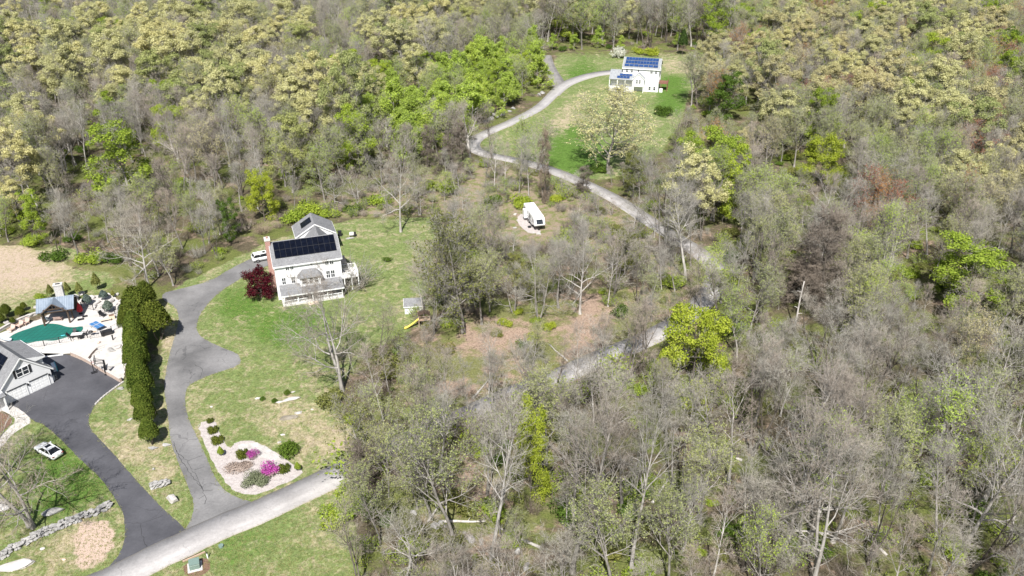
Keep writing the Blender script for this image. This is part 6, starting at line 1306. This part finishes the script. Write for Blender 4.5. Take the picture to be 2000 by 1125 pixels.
def car(label, px, py, yaw, kind='sedan', cat='car', name='car'):
    t = thing(name, label, cat); place_obj(t, px, py, yaw); suv = kind == 'suv'
    L = 4.85 if not suv else 4.9; hw = .93 if not suv else .97
    prof = [(-2.42, .42, .80, .80), (-2.30, .28, .98, .90), (-1.6, .22, 1.02, 1.0), (-.6, .20, .98, 1.0), (.6, .20, .95, 1.0), (1.3, .22, .92, 1.0), (1.95, .24, .82, .96), (2.30, .30, .70, .86), (2.43, .40, .58, .72)] if not suv else [(-2.45, .5, 1.05, .9), (-2.38, .36, 1.15, .96), (-1.6, .3, 1.18, 1.0), (0, .3, 1.15, 1.0), (1.0, .3, 1.12, 1.0), (1.9, .32, 1.02, .98), (2.3, .38, .92, .92), (2.45, .5, .75, .82)]
    vs = []
    for x, zl, zb, w in prof:
        h = hw * w; zm = zl + (zb - zl) * .55
        vs += [(x, -h * .9, zl), (x, -h, zm), (x, -h * .93, zb - .03), (x, -h * .55, zb + .03), (x, h * .55, zb + .03), (x, h * .93, zb - .03), (x, h, zm), (x, h * .9, zl)]
    n = len(prof); fs = [(i * 8 + k, i * 8 + (k + 1) % 8, i * 8 + 8 + (k + 1) % 8, i * 8 + 8 + k) for i in range(n - 1) for k in range(8)] + [tuple(range(8))[::-1], tuple(range((n - 1) * 8, n * 8))]
    body = MB().add(vs, fs).build('body', M_['car_white'], t, True)
    if suv: gh_ = [(-2.32, 1.12, .90), (-1.95, 1.68, .74), (.55, 1.72, .74), (1.25, 1.12, .88)]
    else: gh_ = [(-2.0, 1.0, .80), (-1.15, 1.42, .62), (.15, 1.46, .64), (1.15, .94, .82)]
    gv = []
    for x, z, w in gh_: gv += [(x, -w * hw / .93, z), (x, w * hw / .93, z)]
    (x0, z0, w0), (x1, z1, w1), (x2, z2, w2), (x3, z3, w3) = gh_
    MB().add(gv, [(0, 1, 3, 2), (2, 3, 5, 4), (4, 5, 7, 6), (0, 2, 4, 6), (1, 7, 5, 3), (0, 6, 7, 1)]).build('window', M_['car_glass'], t)
    k_ = hw / .93; rf = MB(); rf.slab([(x1 - .05, -w1 * k_ - .02, z1 + .035), (x2 + .05, -w2 * k_ - .02, z2 + .035), (x2 + .05, w2 * k_ + .02, z2 + .035), (x1 - .05, w1 * k_ + .02, z1 + .035)], .05); rf = bevel(rf.build('roof', M_['car_white'], t), .02)
    MB().add([(x2 - .75, -.42, z2 + .041), (x2 - .15, -.42, z2 + .041), (x2 - .15, .42, z2 + .041), (x2 - .75, .42, z2 + .041)], [(0, 1, 2, 3)]).build('sunroof', M_['car_glass'], rf)
    for s in (-1, 1):
        for (xa, za, wa), (xb, zb, wb) in ((gh_[0], gh_[1]), (gh_[2], gh_[3])): MB().tube([(xa, s * wa * k_, za), (xb, s * wb * k_, zb)], .05, 5).build('pillar', M_['car_white'], t)
        MB().tube([((x1 + x2) / 2 - .1, s * (w1 * k_ + .01), z1), ((x1 + x2) / 2 - .2, s * (hw * .9), z0)], .04, 5).build('pillar', M_['car_white'], t)
        for x in (-1.45, 1.45):
            r_ = .34 if not suv else .38; w = MB(); w.tube([(x, s * (hw - .2), r_), (x, s * (hw + .015), r_)], r_, 16); w = w.build('wheel', M_['rubber'], t, False); MB().tube([(x, s * (hw + .012), r_), (x, s * (hw + .03), r_)], r_ * .62, 12).build('rim', M_['chrome'], w)
        MB().box(x3 - .45, x3 - .25, min(s * hw, s * (hw + .18)), max(s * hw, s * (hw + .18)), z3 + .02, z3 + .16).build('mirror', M_['car_white'], t)
        MB().box(2.18, 2.34, s * .62 - .18, s * .62 + .18, .6 if not suv else .78, .70 if not suv else .9).build('headlight', M_['glass'], t); MB().box(-2.42, -2.33, s * .68 - .16, s * .68 + .16, .72 if not suv else .9, .88 if not suv else 1.1).build('tail_light', M_['tail_red'], t)
    return t
v = G(73, 872) - G(116, 896); car('white sedan with dark sunroof parked on the lawn beside the dark driveway', 96, 886, math.atan2(v.y, v.x))
v = G(530, 496) - G(500, 502); car('white SUV parked on the old driveway behind the near house chimney', 516, 507, math.atan2(v.y, v.x), 'suv', 'SUV', 'car')
# ------------------------------------------------------------ camper trailer
A = G(1048, 452); B_ = Vector((2.9, 187.0, 0)); dv = (Vector((5.3, 177.5, 0)) - B_); yaw = math.atan2(dv.y, dv.x)
sheet('trailer_pad', GP([(1010, 424), (1022, 415), (1058, 452), (1048, 458), (1028, 454), (1012, 438)]), .02, 'gravel', smooth=1, jit=.3)
rv = thing('camper_trailer', 'long white camper trailer parked on a gravel pad in the scrub', 'camper trailer', (5.0, 182.0, 0), yaw)
pf = [(-4.6, .75), (2.6, .75), (3.0, 1.25), (4.7, 1.25), (4.95, 1.7), (4.2, 3.0), (3.6, 3.2), (-4.5, 3.2), (-4.75, 3.05), (-4.75, .9)]
o = MB().prism([(x, z) for x, z in pf], 1, -1.22, 1.22).build('body', M_['rv_body'], rv); bevel(o, .08)
for s in (-1, 1):
    y = s * 1.225
    for z0, z1, m in ((1.35, 1.6, 'rv_grey'), (.8, 1.05, 'rv_grey')): MB().box(-4.5, 2.5, min(y, y + s * .012), max(y, y + s * .012), z0, z1).build('stripe', M_[m], rv)
    for x0, x1 in ((-4.2, -3.2), (-2.4, -1.2), (.6, 1.5), (3.1, 3.9)): MB().box(x0, x1, min(y, y + s * .03), max(y, y + s * .03), 1.85, 2.55).build('window', M_['glass'], rv)
    for x in (-1.2, -.3): w = MB().tube([(x, s * .95, .4), (x, s * 1.2, .4)], .4, 14).build('wheel', M_['rubber'], rv); MB().tube([(x, s * 1.2, .4), (x, s * 1.22, .4)], .22, 10).build('rim', M_['chrome'], w)
MB().box(-.0, .7, -1.26, -1.22, .8, 2.7).build('door', M_['rv_grey'], rv); MB().box(-2.9, -1.5, -1.9, -1.23, .75, 2.6).build('slide_out', M_['rv_body'], rv)
fw = MB(); fw.add([(4.93, -.75, 1.82), (4.93, .75, 1.82), (4.40, .75, 2.72), (4.40, -.75, 2.72)], [(0, 1, 2, 3)]); 
for v_ in range(len(fw.v)): fw.v[v_] = (fw.v[v_][0] + .02, fw.v[v_][1], fw.v[v_][2] + .012)
fw.build('front_window', M_['glass'], rv)
for x, y in ((-3.4, 0), (-1.0, .3), (1.4, -.2), (2.7, .2)): bevel(MB().box(x - .3, x + .3, y - .25, y + .25, 3.2, 3.38).build('roof_vent', M_['white_trim'], rv), .04)
for x in (3.3,):
    for y in (-.8, .8): MB().tube([(x, y, 0), (x, y, 1.3)], .06, 6).build('jack', M_['black_metal'], rv)
MB().tube([(4.1, 0, .5), (4.1, 0, 1.3)], .12, 8).build('king_pin', M_['black_metal'], rv); MB().box(3.95, 4.25, -.2, .2, 0, .5).build('pin_stand', M_['black_metal'], rv)
MB().box(-4.4, 2.4, -1.0, 1.0, .35, .75).build('chassis', M_['black_metal'], rv); MB().box(1.9, 2.5, -2.0, -1.3, .0, .35).build('step', M_['black_metal'], rv)
rock('boulder', 'white boulder left of the camper trailer', G(1006, 420), .5, .4, .35, 'rock_white', 260, 0); rock('boulder', 'pale stone at the edge of the camper pad', G(1006, 446), .6, .3, .3, 'rock', 261, 0); rock('boulder', 'tan stone in front of the camper trailer', G(1052, 458), .8, .5, .4, 'rock_white', 262, 0)
# ------------------------------------------------------------ shed and play set
sd = thing('shed', 'small shed with pale roof beside the dark spreading tree', 'shed', G(808, 606), math.radians(6)); sd.scale = (.85, .85, .85)
gable_walls(sd, -1.9, 1.9, -1.6, 1.6, 0, 2.0, 3.0); gable_roof(sd, -1.9, 1.9, -1.6, 1.6, 2.0, 3.0, 'shingle', .25, .12); MB().box(-.6, .6, -1.66, -1.6, .05, 1.85).build('door', M_['white_trim'], sd); window(sd, -.5, .3, 1.0, 1.6, -1.9, 1, 2, face='left')
ps = thing('play_set', 'wooden play tower with blue cover and yellow slide beside the shed', 'play set', G(829, 634), math.radians(10))
for x in (-1.0, 1.0):
    for y in (-.7, .7): MB().box(x - .06, x + .06, y - .06, y + .06, 0, 2.6 if y > 0 else 2.2).build('post', M_['wood_deck'], ps)
MB().box(-1.05, 1.05, -.75, .75, 1.25, 1.33).build('platform', M_['wood_deck'], ps)
railing(ps, [(-.95, -.7), (1.0, -.7), (1.0, .7)], 1.33, .75, 'wood_deck', .22)
for k in range(6): MB().box(-1.04, -.98, -.62 + k * .22, -.5 + k * .22, 1.33, 2.1).build('side_slat', M_['blue_fabric'] if k > 2 else M_['white_trim'], ps)
rf = MB(); rf.slab([(-1.1, -.85, 2.3), (0, -.85, 2.75), (0, .85, 2.75), (-1.1, .85, 2.3)], .04); rf.slab([(0, -.85, 2.75), (1.1, -.85, 2.3), (1.1, .85, 2.3), (0, .85, 2.75)], .04); rf.build('canopy', M_['wood_dark'], ps)
c_ = [Vector(p) for p in [(-1.05, -.3, 1.33), (-1.7, -.5, .95), (-2.5, -.75, .5), (-3.2, -.95, .22), (-3.7, -1.1, .18)]]; cs = []; c_ = catmull(c_, .2)
for p in c_:
    for u, z in ((-.32, .16), (-.26, 0), (.26, 0), (.32, .16)): cs.append((p.x + u * .25, p.y + u, p.z + z))
o = MB().add(cs, [(i * 4 + k, i * 4 + k + 1, i * 4 + k + 5, i * 4 + k + 4) for i in range(len(c_) - 1) for k in range(3)]).build('slide', M_['yellow_plastic'], ps); o.modifiers.new('thick', 'SOLIDIFY').thickness = .05
# ------------------------------------------------------------ odds and ends
tr_ = thing('transformer_box', 'green utility transformer box on a concrete pad by the road', 'utility box', G(381, 1108), .35)
MB().box(-.85, .85, -.8, .8, 0, .12).build('pad', M_['concrete'], tr_); b = MB(); b.prism([(-.55, .12), (.55, .12), (.55, .95), (-.4, .95), (-.55, .8)], 0, -.6, .6); bevel(b.build('cabinet', M_['green_metal'], tr_), .03); MB().box(-.62, .62, -.6, .58, .95, .99).build('lid', M_['green_metal'], tr_)
sheet('bark_mulch', GP([(357, 1104), (400, 1086), (412, 1105), (400, 1124), (360, 1124)]), .012, 'mulch', smooth=1, jit=.2)
a = G(357, 1098); b2 = G(401, 1079); tm_ = thing('timber_edge', 'weathered timber beam between the road and the transformer box', 'timber', (a + b2) / 2, math.atan2((b2 - a).y, (b2 - a).x)); bevel(MB().box(-(b2 - a).length / 2, (b2 - a).length / 2, -.1, .1, 0, .2).build('beam', M_['wood_deck'], tm_), .02); MB().box(-(b2 - a).length / 2 + .02, (b2 - a).length / 2 - .3, .11, .3, 0, .12).build('lower_beam', M_['wood_dark'], tm_)
mk = thing('marker_post', 'white marker post beside the transformer box', 'post', G(406, 1090)); MB().box(-.07, .07, -.07, .07, 0, .8).build('post', M_['white_trim'], mk); MB().box(-.08, .08, -.08, .08, .8, .9).build('cap', M_['black_plastic'], mk)
vb = thing('valve_cover', 'dark green round valve cover in the roadside grass', 'utility cover', G(432, 1068)); MB().tube([(0, 0, 0), (0, 0, .22)], .3, 14, .26).build('drum', M_['green_metal'], vb); MB().tube([(0, 0, .22), (0, 0, .28)], .32, 14).build('lid', M_['green_metal'], vb)
bn2 = thing('trash_bin', 'black wheeled bin at the back corner of the near house lawn', 'bin', G(664, 461), .3); b = MB(); b.add([(-.3, -.32, .1), (.3, -.32, .1), (.3, .32, .1), (-.3, .32, .1), (-.4, -.42, 1.1), (.4, -.42, 1.1), (.4, .42, 1.1), (-.4, .42, 1.1)], [(0, 1, 5, 4), (1, 2, 6, 5), (2, 3, 7, 6), (3, 0, 4, 7), (0, 3, 2, 1), (4, 5, 6, 7)]); b.build('body', M_['black_plastic'], bn2); bevel(MB().box(-.44, .44, -.46, .46, 1.1, 1.2).build('lid', M_['black_plastic'], bn2), .03)
for y in (-.3, .3): MB().tube([(.28, y - .05, .12), (.28, y + .05, .12)], .12, 10).build('wheel', M_['rubber'], bn2)
cvg = thing('covered_grill', 'grill half under a pale cover beside the black bin', 'grill', G(689, 462), .2); bevel(MB().box(-.7, .3, -.35, .35, .35, 1.05).build('cover', M_['tarp'], cvg), .12, 3); bevel(MB().box(.3, .75, -.35, .35, .1, 1.0).build('cabinet', M_['black_metal'], cvg), .03)
for x in (-.6, .2):
    for y in (-.28, .28): MB().tube([(x, y, 0), (x, y, .36)], .03, 5).build('leg', M_['black_metal'], cvg)
rock('boulder', 'grey flat stone under the covered grill', G(684, 466), 1.2, .5, .2, 'rock', 270, .2)

# ------------------------------------------------------------ grass tufts (a mass) and fallen logs
rng = np.random.default_rng(21); pts = []
YARD = LAWN[0]; BED = bed; hard = [DRIVE_DARK, DRIVE_OLD, bed]
cxs = rng.uniform(-40, 860, 90000); cys = rng.uniform(420, 1130, 90000); keep = np.zeros(len(cxs), bool)
for pl_ in (YARD, LAWN[4]): keep |= inside(cxs, cys, pl_)
for pl_ in hard + [[(-60, 700), (70, 690), (240, 740), (248, 690), (242, 595), (170, 575), (80, 620), (-60, 670)], [(535, 520), (535, 600), (560, 606), (672, 588), (700, 540), (680, 480), (650, 430), (575, 445)]]: keep &= ~inside(cxs, cys, pl_)
cxs = cxs[keep]; cys = cys[keep]
for x, y in zip(cxs[:20000], cys[:20000]):
    g = G(x, y)
    if np.min((roadpts[:, 0] - g.x) ** 2 + (roadpts[:, 1] - g.y) ** 2) > 2.7 ** 2: pts.append((g.x, g.y))
for pl_ in (DRIVE_DARK, DRIVE_OLD):                       # ragged fringe along the drives
    W2 = GP(pl_)
    for a_, b_ in zip(W2, W2[1:] + W2[:1]):
        n = int((b_ - a_).length * 5)
        for k in range(n):
            q = a_.lerp(b_, rng.random()) + Vector((rng.normal(0, .16), rng.normal(0, .16), 0)); u, v_ = Pn(q.x, q.y)
            if np.min((roadpts[:, 0] - q.x) ** 2 + (roadpts[:, 1] - q.y) ** 2) > 2.5 ** 2 and (bool(inside(u, v_, YARD)) or u > 320) and rng.random() < .6: pts.append((q.x, q.y))
for i in range(0, len(ROADC), 1):
    p = ROADC[i]; t = (ROADC[min(i + 1, len(ROADC) - 1)] - ROADC[max(i - 1, 0)]).normalized(); s = Vector((-t.y, t.x, 0))
    for sd_ in (-1, 1):
        for k in range(3):
            q = p + s * sd_ * (2.42 + rng.normal(0, .14)) + t * rng.uniform(-.4, .4); u, v_ = Pn(q.x, q.y)
            if not bool(inside(u, v_, DRIVE_DARK)) and not bool(inside(u, v_, DRIVE_OLD)): pts.append((q.x, q.y))
pts = np.array(pts); nb = 5; P3 = np.repeat(pts, nb, 0) + rng.normal(0, .09, (len(pts) * nb, 2)); P3 = np.concatenate([P3, np.full((len(P3), 1), -.01)], 1)
D3 = np.stack([rng.normal(0, .55, len(P3)), rng.normal(0, .55, len(P3)), np.ones(len(P3))], 1); V, T = spikes(P3, D3, rng.uniform(.08, .24, len(P3)), np.full(len(P3), .022), rng)
leafmat('blade', (0.13, 0.16, 0.04), (0.40, 0.37, 0.17), 0.2, 0.0); a = Acc(); a.add(V, None, T); tag(link('grass_tufts', a.mesh('grass_tufts', 'blade')), 'loose tufts of spring grass over the lawns and along the paved edges', 'grass', kind='stuff')
LOGS = [(860, 985), (905, 1020), (1010, 1050), (1120, 1000), (1180, 930), (1290, 960), (1420, 890), (1480, 1050), (1640, 960), (1700, 1060), (1800, 930), (1900, 880), (940, 760), (1090, 690), (1240, 820), (1560, 800)]
for i, (px, py) in enumerate(LOGS):
    g = G(px, py); L = random.uniform(3.5, 8); t = thing('fallen_log', 'fallen pale log on the woodland floor ' + where(px, py), 'log', g, random.uniform(0, 3.14), 'fallen logs'); b = MB(); r0 = random.uniform(.12, .22)
    b.tube([(-L / 2, 0, r0 * .9), (-L / 6, random.uniform(-.2, .2), r0 * .9), (L / 6, random.uniform(-.2, .2), r0 * .85), (L / 2, random.uniform(-.3, .3), r0 * .8)], r0, 7, r0 * .5); b.build('trunk', MATS['bark_pale'], t, True)
    for k in range(3): x = random.uniform(-L / 4, L / 2.2); b = MB(); b.tube([(x, 0, r0), (x + .4, random.uniform(-.8, .8), r0 + .5)], .05, 5, .02); b.build('branch_stub', MATS['bark_pale'], t)

#print('TRIS', sum(sum(len(p.vertices) - 2 for p in m.polygons) for m in bpy.data.meshes if m.users))
